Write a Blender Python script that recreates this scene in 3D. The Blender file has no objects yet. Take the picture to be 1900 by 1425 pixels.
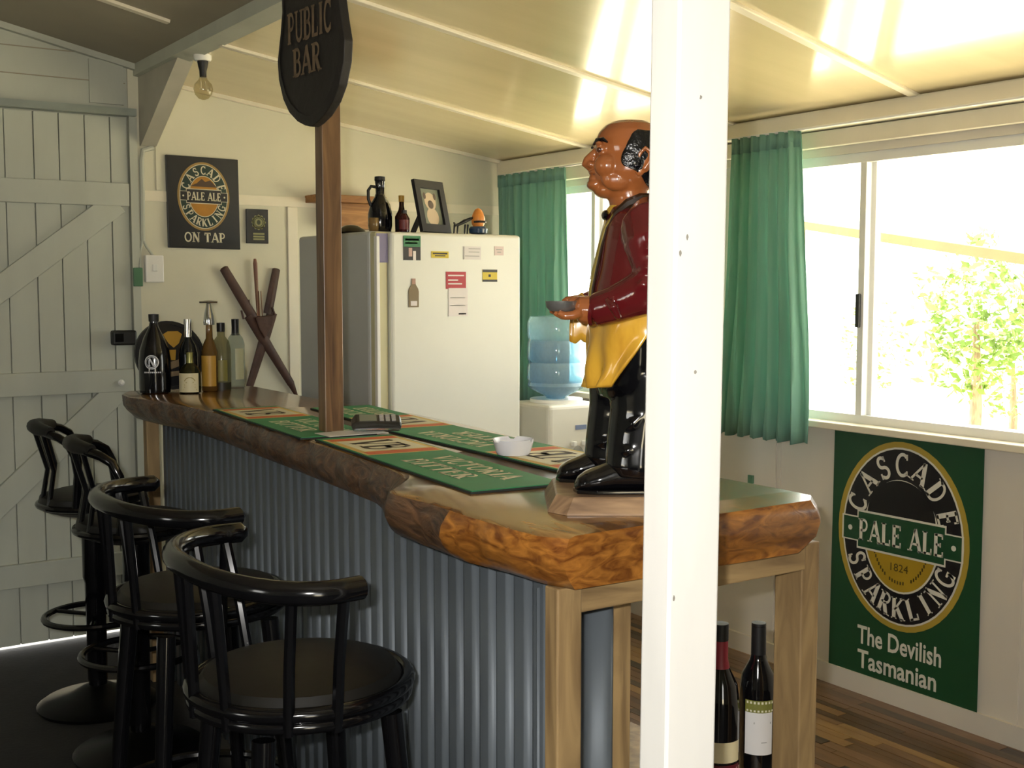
import bpy, bmesh, math, random
from mathutils import Vector, Matrix
random.seed(7)
sc = bpy.context.scene
COL = sc.collection
PI = math.pi

# ------------------------------------------------------------------ camera, world, lights, exposure
YAW, PIT, FPX = math.radians(33.9), math.radians(4.65), 2200.0
CAM = Vector((0, 0, 1.5))
cam = bpy.data.cameras.new('camera'); cam.sensor_width = 36.0; cam.lens = 36.0 * FPX / 1900.0
cam.clip_start = 0.05
camo = bpy.data.objects.new('camera', cam); COL.objects.link(camo)
camo.location = CAM; camo.rotation_euler = (PI / 2 - PIT, 0, -YAW)
sc.camera = camo

world = bpy.data.worlds.new('overcast_sky'); sc.world = world; world.use_nodes = True
wn = world.node_tree; bg = wn.nodes['Background']
bg.inputs[0].default_value = (1.0, 0.99, 0.94, 1); bg.inputs[1].default_value = 7.0
# high sun over the yard: lights the ground outside, never enters the windows
sun = bpy.data.lights.new('sun', 'SUN'); sun.energy = 42.0; sun.angle = math.radians(0.6); sun.color = (1.0, 0.95, 0.86)
suno = bpy.data.objects.new('sun', sun); COL.objects.link(suno); suno.rotation_euler = Vector((.05, -.42, -.9)).to_track_quat('-Z', 'Y').to_euler()
# the camera's own flash, just beside and above the lens
fl = bpy.data.lights.new('camera_flash', 'AREA'); fl.shape = 'RECTANGLE'; fl.size = 0.035; fl.size_y = 0.02
fl.energy = 40.0; fl.color = (1.0, 0.97, 0.92)
flo = bpy.data.objects.new('camera_flash', fl); COL.objects.link(flo)
flo.location = CAM + Vector((-0.055, 0.02, 0.05)); flo.rotation_euler = (PI / 2 - PIT, 0, -YAW)
sc.view_settings.view_transform = 'Standard'; sc.view_settings.look = 'None'
sc.view_settings.gamma = 1.0; sc.view_settings.use_curve_mapping = False
sc.view_settings.exposure = 0.0

# ------------------------------------------------------------------ helpers
_F = Vector((math.sin(YAW) * math.cos(PIT), math.cos(YAW) * math.cos(PIT), -math.sin(PIT)))
_R = Vector((math.cos(YAW), -math.sin(YAW), 0)); _U = _R.cross(_F)
def pt(px, py, ax, v):
    """point of the place seen at a pixel, on the plane ax = v"""
    r = _F + _R * ((px - 950) / FPX) - _U * ((py - 712.5) / FPX)
    i = 'xyz'.index(ax); return CAM + r * ((v - CAM[i]) / r[i])

def srgb(c):
    if isinstance(c, str): c = tuple(int(c[i:i + 2], 16) / 255 for i in (0, 2, 4))
    return tuple((x / 12.92 if x <= 0.04045 else ((x + 0.055) / 1.055) ** 2.4) for x in c)

MATS = {}
def mat(name, col, rough=0.5, metal=0.0, vary=0.12, scale=6.0, stretch=(1, 1, 1), bump=0.0, bscale=None,
        spec=0.5, trans=0.0, coat=0.0, col2=None, thr=None):
    if name in MATS: return MATS[name]
    m = bpy.data.materials.new(name); m.use_nodes = True; MATS[name] = m
    nt = m.node_tree; b = nt.nodes['Principled BSDF']
    c = srgb(col)
    b.inputs['Roughness'].default_value = rough; b.inputs['Metallic'].default_value = metal
    b.inputs['Specular IOR Level'].default_value = spec; b.inputs['Coat Weight'].default_value = coat
    b.inputs['Coat Roughness'].default_value = 0.08
    tc = nt.nodes.new('ShaderNodeTexCoord'); mp = nt.nodes.new('ShaderNodeMapping')
    mp.inputs['Scale'].default_value = stretch
    nt.links.new(tc.outputs['Object'], mp.inputs['Vector'])
    nz = nt.nodes.new('ShaderNodeTexNoise'); nz.inputs['Scale'].default_value = scale; nz.inputs['Detail'].default_value = 5
    nt.links.new(mp.outputs[0], nz.inputs['Vector'])
    rp = nt.nodes.new('ShaderNodeValToRGB')
    lo, hi = thr or (0.3, 0.7)
    rp.color_ramp.elements[0].position = lo; rp.color_ramp.elements[1].position = hi
    if col2 is None:
        d = tuple(x * (1 - vary) for x in c); e = tuple(min(1, x * (1 + vary * .6)) for x in c)
    else:
        d, e = srgb(col2), c
    rp.color_ramp.elements[0].color = (*d, 1); rp.color_ramp.elements[1].color = (*e, 1)
    nt.links.new(nz.outputs[0], rp.inputs[0]); nt.links.new(rp.outputs[0], b.inputs['Base Color'])
    if bump:
        n2 = nt.nodes.new('ShaderNodeTexNoise'); n2.inputs['Scale'].default_value = bscale or scale * 3; n2.inputs['Detail'].default_value = 4
        nt.links.new(mp.outputs[0], n2.inputs['Vector'])
        bp = nt.nodes.new('ShaderNodeBump'); bp.inputs['Strength'].default_value = bump; bp.inputs['Distance'].default_value = 0.01
        nt.links.new(n2.outputs[0], bp.inputs['Height']); nt.links.new(bp.outputs[0], b.inputs['Normal'])
    if trans:
        out = nt.nodes['Material Output']; tr = nt.nodes.new('ShaderNodeBsdfTranslucent'); mx = nt.nodes.new('ShaderNodeMixShader')
        nt.links.new(rp.outputs[0], tr.inputs[0]); mx.inputs[0].default_value = trans
        nt.links.new(b.outputs[0], mx.inputs[1]); nt.links.new(tr.outputs[0], mx.inputs[2]); nt.links.new(mx.outputs[0], out.inputs[0])
    return m

def wood(name, dark, light, scale=3.0, stretch=(8, 1, 8), rough=0.4, coat=0.0, dist=2.0, bump=0.08, bands=True):
    if name in MATS: return MATS[name]
    m = bpy.data.materials.new(name); m.use_nodes = True; MATS[name] = m
    nt = m.node_tree; b = nt.nodes['Principled BSDF']; b.inputs['Roughness'].default_value = rough
    b.inputs['Coat Weight'].default_value = coat; b.inputs['Coat Roughness'].default_value = 0.12
    tc = nt.nodes.new('ShaderNodeTexCoord'); mp = nt.nodes.new('ShaderNodeMapping'); mp.inputs['Scale'].default_value = stretch
    nt.links.new(tc.outputs['Object'], mp.inputs['Vector'])
    nz = nt.nodes.new('ShaderNodeTexNoise'); nz.inputs['Scale'].default_value = scale; nz.inputs['Detail'].default_value = 8
    nz.inputs['Distortion'].default_value = dist; nt.links.new(mp.outputs[0], nz.inputs['Vector'])
    rp = nt.nodes.new('ShaderNodeValToRGB'); rp.color_ramp.elements[0].position = 0.32; rp.color_ramp.elements[1].position = 0.68
    d, l = srgb(dark), srgb(light)
    rp.color_ramp.elements[0].color = (*d, 1); rp.color_ramp.elements[1].color = (*l, 1)
    nt.links.new(nz.outputs[0], rp.inputs[0]); nt.links.new(rp.outputs[0], b.inputs['Base Color'])
    bp = nt.nodes.new('ShaderNodeBump'); bp.inputs['Strength'].default_value = bump; bp.inputs['Distance'].default_value = 0.01
    nt.links.new(nz.outputs[0], bp.inputs['Height']); nt.links.new(bp.outputs[0], b.inputs['Normal'])
    return m

def glassy(name, col, rough=0.05, alpha=0.35):
    """tinted thin glass: tinted transparency under a clear gloss"""
    if name in MATS: return MATS[name]
    m = bpy.data.materials.new(name); m.use_nodes = True; MATS[name] = m
    nt = m.node_tree; nt.nodes.remove(nt.nodes['Principled BSDF']); out = nt.nodes['Material Output']
    t = nt.nodes.new('ShaderNodeBsdfTransparent'); t.inputs[0].default_value = (*srgb(col), 1)
    g = nt.nodes.new('ShaderNodeBsdfGlossy'); g.inputs['Roughness'].default_value = rough
    d = nt.nodes.new('ShaderNodeBsdfDiffuse'); nz = nt.nodes.new('ShaderNodeTexNoise'); nz.inputs['Scale'].default_value = 20
    rp = nt.nodes.new('ShaderNodeValToRGB'); c = srgb(col)
    rp.color_ramp.elements[0].color = (*[x * .8 for x in c], 1); rp.color_ramp.elements[1].color = (*c, 1)
    nt.links.new(nz.outputs[0], rp.inputs[0]); nt.links.new(rp.outputs[0], d.inputs[0])
    m1 = nt.nodes.new('ShaderNodeMixShader'); m1.inputs[0].default_value = alpha
    nt.links.new(t.outputs[0], m1.inputs[1]); nt.links.new(d.outputs[0], m1.inputs[2])
    lw = nt.nodes.new('ShaderNodeLayerWeight'); lw.inputs[0].default_value = 0.5
    pw = nt.nodes.new('ShaderNodeMath'); pw.operation = 'POWER'; pw.inputs[1].default_value = 4.0
    fr = nt.nodes.new('ShaderNodeMath'); fr.operation = 'MULTIPLY_ADD'; fr.inputs[1].default_value = 0.6; fr.inputs[2].default_value = 0.05
    nt.links.new(lw.outputs['Facing'], pw.inputs[0]); nt.links.new(pw.outputs[0], fr.inputs[0])
    m2 = nt.nodes.new('ShaderNodeMixShader'); nt.links.new(fr.outputs[0], m2.inputs[0])
    nt.links.new(m1.outputs[0], m2.inputs[1]); nt.links.new(g.outputs[0], m2.inputs[2]); nt.links.new(m2.outputs[0], out.inputs[0])
    return m

ORIG = {}
def top_of(o):
    while o.parent: o = o.parent
    return o
def tag(o, label=None, cat=None, group=None, kind=None):
    if label: o['label'] = label
    if cat: o['category'] = cat
    if group: o['group'] = group
    if kind: o['kind'] = kind
    return o
def thing(name, loc, label, cat, group=None, rotz=0.0, kind=None, rot=None):
    o = bpy.data.objects.new(name, None); COL.objects.link(o); o.empty_display_size = 0.05
    o.location = loc; o.rotation_euler = rot or (0, 0, rotz); ORIG[o] = Vector(loc)
    return tag(o, label, cat, group, kind)

class MB:
    def __init__(s): s.v = []; s.f = []
    def add(s, vs, fs):
        n = len(s.v); s.v += [Vector(p) for p in vs]; s.f += [tuple(i + n for i in f) for f in fs]; return s
    def box(s, x0, x1, y0, y1, z0, z1):
        return s.add([(x0, y0, z0), (x1, y0, z0), (x1, y1, z0), (x0, y1, z0), (x0, y0, z1), (x1, y0, z1), (x1, y1, z1), (x0, y1, z1)],
                     [(0, 3, 2, 1), (4, 5, 6, 7), (0, 1, 5, 4), (1, 2, 6, 5), (2, 3, 7, 6), (3, 0, 4, 7)])
    def hexa(s, p):
        return s.add(p, [(0, 3, 2, 1), (4, 5, 6, 7), (0, 1, 5, 4), (1, 2, 6, 5), (2, 3, 7, 6), (3, 0, 4, 7)])
    def bar(s, a, b, w, h, up=(0, 0, 1)):
        a, b = Vector(a), Vector(b); d = (b - a).normalized(); u = Vector(up); r = d.cross(u).normalized(); u = r.cross(d).normalized()
        P = []
        for q in (a, b):
            for i, j in ((-1, -1), (1, -1), (1, 1), (-1, 1)): P.append(q + r * (i * w / 2) + u * (j * h / 2))
        return s.add(P, [(0, 3, 2, 1), (4, 5, 6, 7), (0, 1, 5, 4), (1, 2, 6, 5), (2, 3, 7, 6), (3, 0, 4, 7)])
    def loft(s, rings, cap=True, closed=False):
        n = len(rings[0]); base = len(s.v)
        for r in rings: s.v += [Vector(p) for p in r]
        m = len(rings)
        for i in range(m if closed else m - 1):
            for j in range(n):
                a = base + i * n + j; b = base + i * n + (j + 1) % n
                c = base + ((i + 1) % m) * n + (j + 1) % n; d = base + ((i + 1) % m) * n + j
                s.f.append((a, b, c, d))
        if cap and not closed:
            s.f.append(tuple(base + j for j in reversed(range(n)))); s.f.append(tuple(base + (m - 1) * n + j for j in range(n)))
        return s
    def tube(s, pts, r, n=10, closed=False, cap=True, sq=1.0):
        P = [Vector(p) for p in pts]; m = len(P); rr = r if isinstance(r, (list, tuple)) else [r] * m
        rings = []; prev = None
        for i in range(m):
            if closed: t = (P[(i + 1) % m] - P[i - 1])
            else: t = P[min(i + 1, m - 1)] - P[max(i - 1, 0)]
            t.normalize()
            if prev is None:
                a = Vector((0, 0, 1)) if abs(t.z) < 0.9 else Vector((1, 0, 0))
                u = t.cross(a).normalized()
            else:
                u = (prev - t * prev.dot(t)).normalized()
            prev = u; w = t.cross(u)
            rings.append([P[i] + (u * math.cos(2 * PI * k / n) + w * math.sin(2 * PI * k / n) * sq) * rr[i] for k in range(n)])
        return s.loft(rings, cap, closed)
    def cyl(s, a, b, r0, r1=None, n=16): return s.tube([a, b], [r0, r0 if r1 is None else r1], n)
    def lathe(s, prof, c=(0, 0, 0), n=24, cap=True):
        c = Vector(c)
        return s.loft([[c + Vector((r * math.cos(2 * PI * k / n), r * math.sin(2 * PI * k / n), z)) for k in range(n)] for r, z in prof], cap)
    def prism(s, poly, fn, h0, h1):
        """extrude 2D polygon; fn(u, v, h) -> 3D"""
        n = len(poly); b = len(s.v)
        s.v += [Vector(fn(u, v, h0)) for u, v in poly] + [Vector(fn(u, v, h1)) for u, v in poly]
        s.f.append(tuple(b + i for i in reversed(range(n)))); s.f.append(tuple(b + n + i for i in range(n)))
        for i in range(n):
            j = (i + 1) % n; s.f.append((b + i, b + j, b + n + j, b + n + i))
        return s
    def ball(s, c, rx, ry=None, rz=None, n=16, m=10):
        ry = rx if ry is None else ry; rz = rx if rz is None else rz; c = Vector(c)
        rings = []
        for i in range(1, m):
            a = PI * i / m
            rings.append([c + Vector((rx * math.sin(a) * math.cos(2 * PI * k / n), ry * math.sin(a) * math.sin(2 * PI * k / n), -rz * math.cos(a))) for k in range(n)])
        return s.loft(rings)
    def sheet(s, fn, nu, nv):
        b = len(s.v)
        for j in range(nv + 1):
            for i in range(nu + 1): s.v.append(Vector(fn(i / nu, j / nv)))
        for j in range(nv):
            for i in range(nu):
                a = b + j * (nu + 1) + i; s.f.append((a, a + 1, a + nu + 2, a + nu + 1))
        return s
    def mesh(s, name, bevel=0.0, seg=2, o=Vector((0, 0, 0))):
        bm = bmesh.new(); vs = [bm.verts.new(p - o) for p in s.v]
        for f in s.f:
            try: bm.faces.new([vs[i] for i in f])
            except ValueError: pass
        bmesh.ops.recalc_face_normals(bm, faces=bm.faces)
        if bevel: bmesh.ops.bevel(bm, geom=list(bm.edges), offset=bevel, segments=seg, affect='EDGES', profile=0.5, clamp_overlap=True)
        me = bpy.data.meshes.new(name); bm.to_mesh(me); bm.free(); return me
    def build(s, name, m, parent=None, smooth=False, bevel=0.0, seg=2, loc=None, rotz=0.0, local=False, solid=0.0, angle=40, label=None):
        """world coordinates unless local; origin at loc for a top-level mesh"""
        o = Vector((0, 0, 0))
        if parent is not None and not local: o = ORIG[top_of(parent)]
        elif parent is None and loc is not None and not local: o = Vector(loc)
        me = s.mesh(name, bevel, seg, o); ob = bpy.data.objects.new(name, me); COL.objects.link(ob)
        if m: me.materials.append(m)
        if smooth:
            for p in me.polygons: p.use_smooth = True
            me.set_sharp_from_angle(angle=math.radians(angle))
        if parent is not None: ob.parent = parent
        elif loc is not None: ob.location = loc; ob.rotation_euler = (0, 0, rotz)
        ORIG[ob] = Vector(loc) if loc is not None else Vector((0, 0, 0))
        if solid:
            md = ob.modifiers.new('thickness', 'SOLIDIFY'); md.thickness = solid; md.offset = 0
        if label: ob['label'] = label
        return ob

def remesh(s, name, voxel, smooth_it=4):
    """closed lumps fused into one skin"""
    me = s.mesh(name + '_raw'); ob = bpy.data.objects.new(name + '_raw', me); COL.objects.link(ob)
    r = ob.modifiers.new('r', 'REMESH'); r.mode = 'VOXEL'; r.voxel_size = voxel
    sm = ob.modifiers.new('s', 'SMOOTH'); sm.iterations = smooth_it; sm.factor = 0.5
    dg = bpy.context.evaluated_depsgraph_get(); dg.update()
    out = bpy.data.meshes.new_from_object(ob.evaluated_get(dg)); out.name = name
    bpy.data.objects.remove(ob); bpy.data.meshes.remove(me)
    for p in out.polygons: p.use_smooth = True
    return out
def put(me, name, m, parent):
    ob = bpy.data.objects.new(name, me); COL.objects.link(ob); me.materials.clear(); me.materials.append(m); ob.parent = parent
    return ob
def copy_tree(o, parent=None):
    c = o.copy(); COL.objects.link(c); c.parent = parent
    for ch in list(o.children): copy_tree(ch, c)
    return c

# ---- a small serif alphabet of strokes (thick uprights, thin bars, slab serifs)
def arc(cx, cy, rx, ry, a0, a1, n=10):
    return [(cx + rx * math.cos(math.radians(a0 + (a1 - a0) * i / n)), cy + ry * math.sin(math.radians(a0 + (a1 - a0) * i / n))) for i in range(n + 1)]
TK, TN = .225, .11
GL = {
 'A': (.86, [([(.08, 0), (.43, 1)], TN), ([(.43, 1), (.78, 0)], TK), ([(.2, .33), (.64, .33)], TN)], [(.08, 0), (.78, 0)]),
 'B': (.72, [([(.16, 0), (.16, 1)], TK), ([(.16, .96)] + arc(.38, .75, .2, .21, 90, -90) + [(.16, .54)], .12), ([(.16, .54)] + arc(.4, .29, .24, .25, 90, -90) + [(.16, .04)], .13)], [(.12, 0), (.12, 1)]),
 'C': (.76, [(arc(.42, .5, .32, .46, 48, 312, 18), .15)], [], [(.66, .72, .66, .98), (.66, .05, .66, .26)]),
 'D': (.8, [([(.16, 0), (.16, 1)], TK), ([(.16, .955), (.32, .955)] + arc(.34, .5, .34, .455, 90, -90, 14) + [(.16, .045)], .13)], [(.12, 0), (.12, 1)]),
 'E': (.7, [([(.17, 0), (.17, 1)], TK), ([(.1, .955), (.62, .955)], TN), ([(.17, .52), (.48, .52)], TN), ([(.1, .045), (.64, .045)], TN)], [], [(.6, .78, .6, 1), (.62, 0, .62, .24), (.47, .42, .47, .62)]),
 'G': (.82, [(arc(.42, .5, .32, .46, 48, 345, 18), .15), ([(.7, .02), (.7, .42)], .16), ([(.5, .44), (.8, .44)], TN)], [], [(.66, .74, .66, .98)]),
 'I': (.4, [([(.2, 0), (.2, 1)], TK)], [(.2, 0), (.2, 1)]),
 'K': (.84, [([(.16, 0), (.16, 1)], TK), ([(.2, .42), (.66, 1)], TN), ([(.32, .55), (.7, 0)], TK)], [(.16, 0), (.16, 1), (.68, 1), (.7, 0)]),
 'L': (.68, [([(.17, 0), (.17, 1)], TK), ([(.1, .045), (.62, .045)], TN)], [(.17, 1)], [(.6, 0, .6, .28)]),
 'N': (.86, [([(.14, 0), (.14, 1)], TN), ([(.14, 1), (.72, 0)], TK), ([(.72, 0), (.72, 1)], TN)], [(.14, 0), (.1, 1), (.72, 1)]),
 'O': (.86, [(arc(.43, .5, .34, .455, 0, 360, 24), .15)], []),
 'P': (.7, [([(.17, 0), (.17, 1)], TK), ([(.17, .955)] + arc(.38, .71, .22, .245, 90, -90) + [(.17, .465)], .12)], [(.17, 0), (.13, 1)]),
 'R': (.8, [([(.17, 0), (.17, 1)], TK), ([(.17, .955)] + arc(.38, .73, .22, .225, 90, -90) + [(.17, .505)], .12), ([(.36, .5), (.66, 0)], TK)], [(.17, 0), (.13, 1), (.7, 0)]),
 'S': (.66, [(arc(.32, .735, .2, .225, 30, 270, 12) + arc(.33, .275, .23, .235, 90, -150, 12)[1:], .15)], [], [(.52, .72, .52, .98), (.1, .02, .1, .28)]),
 'T': (.76, [([(.38, 0), (.38, 1)], TK), ([(.06, .955), (.7, .955)], TN)], [(.38, 0)], [(.07, .72, .07, 1), (.69, .72, .69, 1)]),
 'U': (.84, [([(.17, 1), (.17, .32)] + arc(.42, .3, .25, .26, 180, 360, 10) + [(.67, 1)], .14)], [(.17, 1), (.67, 1)]),
 'V': (.84, [([(.08, 1), (.42, 0)], TK), ([(.42, 0), (.76, 1)], TN)], [(.1, 1), (.74, 1)]),
 ' ': (.4, [], []),
}
def glyph_polys(ch):
    g = GL[ch]; polys = []
    for pts, w in g[1]:
        n = len(pts)
        L, Rr = [], []
        for i in range(n):
            a = Vector(pts[max(i - 1, 0)]); b = Vector(pts[min(i + 1, n - 1)]); d = (b - a).normalized(); nn = Vector((-d.y, d.x))
            p = Vector(pts[i]); L.append(p + nn * w / 2); Rr.append(p - nn * w / 2)
        for i in range(n - 1): polys.append([L[i], L[i + 1], Rr[i + 1], Rr[i]])
    for (x, y) in g[2]:
        y0, y1 = (0, .06) if y < .5 else (.94, 1)
        polys.append([Vector((x - .17, y0)), Vector((x + .17, y0)), Vector((x + .17, y1)), Vector((x - .17, y1))])
    for (x0, y0, x1, y1) in (g[3] if len(g) > 3 else []):
        polys.append([Vector((x0 - .045, y0)), Vector((x0 + .045, y0)), Vector((x1 + .045, y1)), Vector((x1 - .045, y1))])
    return polys
def text_width(t, sp=.06): return sum(GL[c][0] + sp for c in t) - sp
def text_line(mb, t, cx, y0, h, width, fn, d=0.0, skew=0.0, word=None):
    """straight serif lettering centred on cx in (u, v); fn(u, v, depth)"""
    tw = text_width(t); sx = width / tw; x = cx - width / 2
    wi = 0
    for ch in t:
        wi += ch == ' '
        for p in (glyph_polys(ch) if word in (None, wi) else ()):
            n = len(mb.v); mb.v += [Vector(fn(x + q.x * sx, y0 + q.y * h + skew * (x + q.x * sx - cx), d)) for q in p]; mb.f.append(tuple(range(n, n + len(p))))
        x += (GL[ch][0] + .06) * sx
def text_arc(mb, t, cx, cy, rx, ry, a0, a1, h, w, fn, d=0.0, inner=False):
    """serif letters spread from angle a0 to a1 on an ellipse; inner: feet outward (bottom text)"""
    n = len(t)
    for i, ch in enumerate(t):
        a = math.radians(a0 + (a1 - a0) * (i / (n - 1)))
        ox, oy = math.cos(a), math.sin(a)
        nrm = Vector((ox * ry, oy * rx)).normalized()
        up = -nrm if inner else nrm; rt = Vector((up.y, -up.x))
        c = Vector((cx + rx * ox, cy + ry * oy))
        gw = GL[ch][0]
        for p in glyph_polys(ch):
            k = len(mb.v)
            for q in p:
                z = c + rt * ((q.x - gw / 2) * w) + up * ((q.y - .5) * h); mb.v.append(Vector(fn(z.x, z.y, d)))
            mb.f.append(tuple(range(k, k + len(p))))
def sans(mb, body, cx, y0, h, width, fn, d=0.0, bold=0.02):
    cu = bpy.data.curves.new('t', 'FONT'); cu.body = body; cu.align_x = 'CENTER'; cu.offset = bold; cu.resolution_u = 3
    ob = bpy.data.objects.new('t', cu); COL.objects.link(ob); dg = bpy.context.evaluated_depsgraph_get(); dg.update()
    me = bpy.data.meshes.new_from_object(ob.evaluated_get(dg))
    xs = [v.co.x for v in me.vertices]; sx = width / (max(xs) - min(xs)); xm = (max(xs) + min(xs)) / 2
    n = len(mb.v); mb.v += [Vector(fn(cx + (v.co.x - xm) * sx, y0 + v.co.y * h / .7, d)) for v in me.vertices]
    mb.f += [tuple(i + n for i in p.vertices) for p in me.polygons]
    bpy.data.objects.remove(ob); bpy.data.curves.remove(cu); bpy.data.meshes.remove(me)
def ell(cx, cy, rx, ry, n=48, a0=0, a1=360): return arc(cx, cy, rx, ry, a0, a1, n)[:-1] if a1 - a0 == 360 else arc(cx, cy, rx, ry, a0, a1, n)
def flat(mb, poly, fn, d):
    n = len(mb.v); mb.v += [Vector(fn(u, v, d)) for u, v in poly]; mb.f.append(tuple(range(n, n + len(poly)))); return mb
def ring(mb, cx, cy, rx, ry, t, fn, d, n=48, a0=0, a1=360):
    A = arc(cx, cy, rx, ry, a0, a1, n); B = arc(cx, cy, rx - t, ry - t, a0, a1, n)
    for i in range(n):
        flat(mb, [A[i], A[i + 1], B[i + 1], B[i]], fn, d)
    return mb

# ------------------------------------------------------------------ materials
M_wall = mat('cream_wall_paint', 'D6D2BC', 0.55, vary=.06, scale=3, bump=.05, bscale=30)
M_board = mat('white_board_paint', 'BCBFB2', 0.6, vary=.10, scale=5, stretch=(1, 1, .3), bump=.08, bscale=25)
M_trim = mat('cream_gloss_trim', 'E6DEC8', 0.35, vary=.05, scale=6)
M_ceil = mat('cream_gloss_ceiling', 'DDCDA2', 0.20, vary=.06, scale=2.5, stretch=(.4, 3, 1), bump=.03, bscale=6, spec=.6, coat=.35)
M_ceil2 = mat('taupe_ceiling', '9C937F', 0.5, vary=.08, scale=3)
M_rwall = mat('panel_wall_paint', 'DAD3C6', 0.5, vary=.06, scale=4, stretch=(1, 1, .2))
M_alu = mat('white_window_frame', 'E6E6E2', 0.3, vary=.03)
M_black = mat('black_gloss_metal', '0A0A0C', 0.14, vary=.2, spec=.6)
M_blackm = mat('black_matt', '141414', 0.5, vary=.2)
M_white = mat('white_plastic', 'EDEBE4', 0.3, vary=.03)
M_chrome = mat('chrome', 'D8D8DA', 0.12, metal=1.0, vary=.04)
M_floor = mat('dark_worn_floor', '23211E', 0.75, vary=.3, scale=9, bump=.15, bscale=60)
M_gold = mat('gold_print', 'B98E2E', 0.45, vary=.1)
M_cream = mat('cream_print', 'D9CFA8', 0.5, vary=.05)
M_ink = mat('black_print', '121214', 0.4, vary=.1)
M_sheet = mat('galvanised_zinc', '646B71', 0.5, metal=.25, spec=.3, vary=.16, scale=7, stretch=(1, 1, .25), bump=.02)

WY, WX = 5.16, 3.45                      # back wall plane, right wall plane
XR = 1.54                                # line where the two ceilings meet
def zc(x): return 2.14 + .137 * (WX - x) # lean-to ceiling
ZR = zc(XR)
def zl(x): return ZR + .04 + .215 * (XR - x)  # ceiling of the darker room

# ------------------------------------------------------------------ setting
fl_ = MB().box(-3.6, WX + .1, -3.0, WY + .1, -.12, 0).build('floor', M_floor); tag(fl_, 'dark worn floor with timber strips behind the bar', 'floor', kind='structure')
tones = [wood('strip_wood_%d' % i, a, b, 4, (3, .5, 3), .32, .25) for i, (a, b) in enumerate((('5A4028', '75583A'), ('2C2018', '3E3024'), ('8A6A44', 'A08054'), ('6A4E34', '84664A'), ('40301F', '58442F'), ('4C3826', '664C36')))]
xs = 1.80; k = 0
while xs < WX - .005:
    w = random.choice((.028, .036, .046)); x1 = min(xs + w, WX)
    y = 1.0 + random.random() * .3
    while y < WY - .01:
        y1 = min(y + random.choice((.7, .95, 1.3)), WY); z1 = .010 + random.random() * .0015
        MB().box(xs + .0008, x1 - .0008, y + .001, y1 - .001, 0, z1).build('plank', tones[random.choice((0, 0, 1, 2, 3, 3, 4, 5))], fl_, bevel=.0)
        y = y1
    xs = x1

# back wall: sheeted wall right of the door, boards above the door
wb = MB(); wb.add([(XR - .04, WY, 0), (WX + .1, WY, 0), (WX + .1, WY, 2.15), (XR - .04, WY, zl(XR - .04)), (XR - .04, WY + .1, 0), (WX + .1, WY + .1, 0), (WX + .1, WY + .1, 2.15), (XR - .04, WY + .1, zl(XR))],
       [(0, 1, 2, 3), (4, 7, 6, 5), (0, 4, 5, 1), (1, 5, 6, 2), (2, 6, 7, 3), (3, 7, 4, 0)])
wback = wb.build('wall_back', M_wall); tag(wback, 'cream sheeted back wall with cover strips behind the fridge', 'wall', kind='structure')
MB().box(XR + .01, WX, WY - .008, WY, 1.872, 1.916).build('cover_strip', M_trim, wback)
MB().box(1.612, 1.632, WY - .006, WY, 1.92, zc(1.62) - .02).build('cover_strip', M_wall, wback)
MB().box(2.215, 2.265, WY - .010, WY, 0, 1.872).build('cover_strip', M_trim, wback, bevel=.004)
wl = MB().box(-3.6, XR - .042, WY, WY + .1, 2.252, 3.7).build('wall_door_side', M_board); tag(wl, 'grey white boarded wall above the plank door', 'wall', kind='structure')
MB().box(-3.6, .34, WY, WY + .1, 0, 2.25).build('wall_panel', M_board, wl)
for z in (2.36, 2.47): MB().box(.2, XR - .05, WY - .004, WY, z, z + .004).build('board_joint', M_ceil2, wl)
for i, (a, b, c, d) in enumerate(((XR - .20, XR - .06, 2.27, zl(XR - .13) - .02),)):
    MB().box(a, b, WY - .012, WY, c, d).build('cover_strip', M_board, wl)
t1 = MB().box(.2, XR - .02, WY - .055, WY, 2.222, 2.252).build('trim_1', mat('door_track_steel', 'A9B2AC', .3, .6)); tag(t1, 'steel sliding track strip above the plank door', 'trim', kind='structure')
t2 = MB().box(1.497, XR - .01, WY - .02, WY + .1, 0, 2.222).build('trim_2', M_board); tag(t2, 'painted door post beside the plank door', 'trim', kind='structure')

# plank door with ledges and braces
dr = thing('door_1', (.92, WY - .02, 0), 'white painted plank door with ledges and diagonal braces', 'door', kind='structure')
pe = [.36, .465, .57, .675, .78, .89, 1.0, 1.112, 1.212, 1.316, 1.42, 1.493]
for i in range(len(pe) - 1):
    dz = random.uniform(-.002, .002)
    MB().box(pe[i] + .0022, pe[i + 1] - .0022, WY - .004 + dz, WY + .022, .017, 2.218).build('plank', M_board, dr, bevel=.0015, seg=1)
MB().box(.34, 1.499, WY + .012, WY + .03, .017, 2.26).build('backing', M_board, dr)
for z0, z1 in ((1.844, 1.941), (1.055, 1.151), (.262, .36)):
    MB().box(.36, 1.488, WY - .030, WY - .004, z0, z1).build('ledge', M_board, dr, bevel=.003)
for (xa, za, xb, zb) in ((.50, 1.14, 1.44, 1.86), (.62, .34, 1.43, 1.07)):
    d = Vector((xb - xa, 0, zb - za)).normalized(); n = Vector((-d.z, 0, d.x)); P = []
    for yy in (WY - .027, WY - .004):
        for q, s in (((xa, za), -1), ((xb, zb), -1), ((xb, zb), 1), ((xa, za), 1)):
            P.append(Vector((q[0], yy, q[1])) + n * (.05 * s))
    MB().hexa(P).build('brace', M_board, dr, bevel=.003)
lt = MB().box(1.398, 1.498, WY - .055, WY - .004, 1.255, 1.318).build('lock', M_blackm, dr, bevel=.008, label='black rim lock on the door edge')
MB().box(1.405, 1.44, WY - .06, WY - .055, 1.27, 1.305).build('plate', M_black, lt)
kn = MB().lathe([(.001, 0), (.012, .004), (.014, .012), (.006, .02)], (0, 0, 0), 14)
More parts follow.
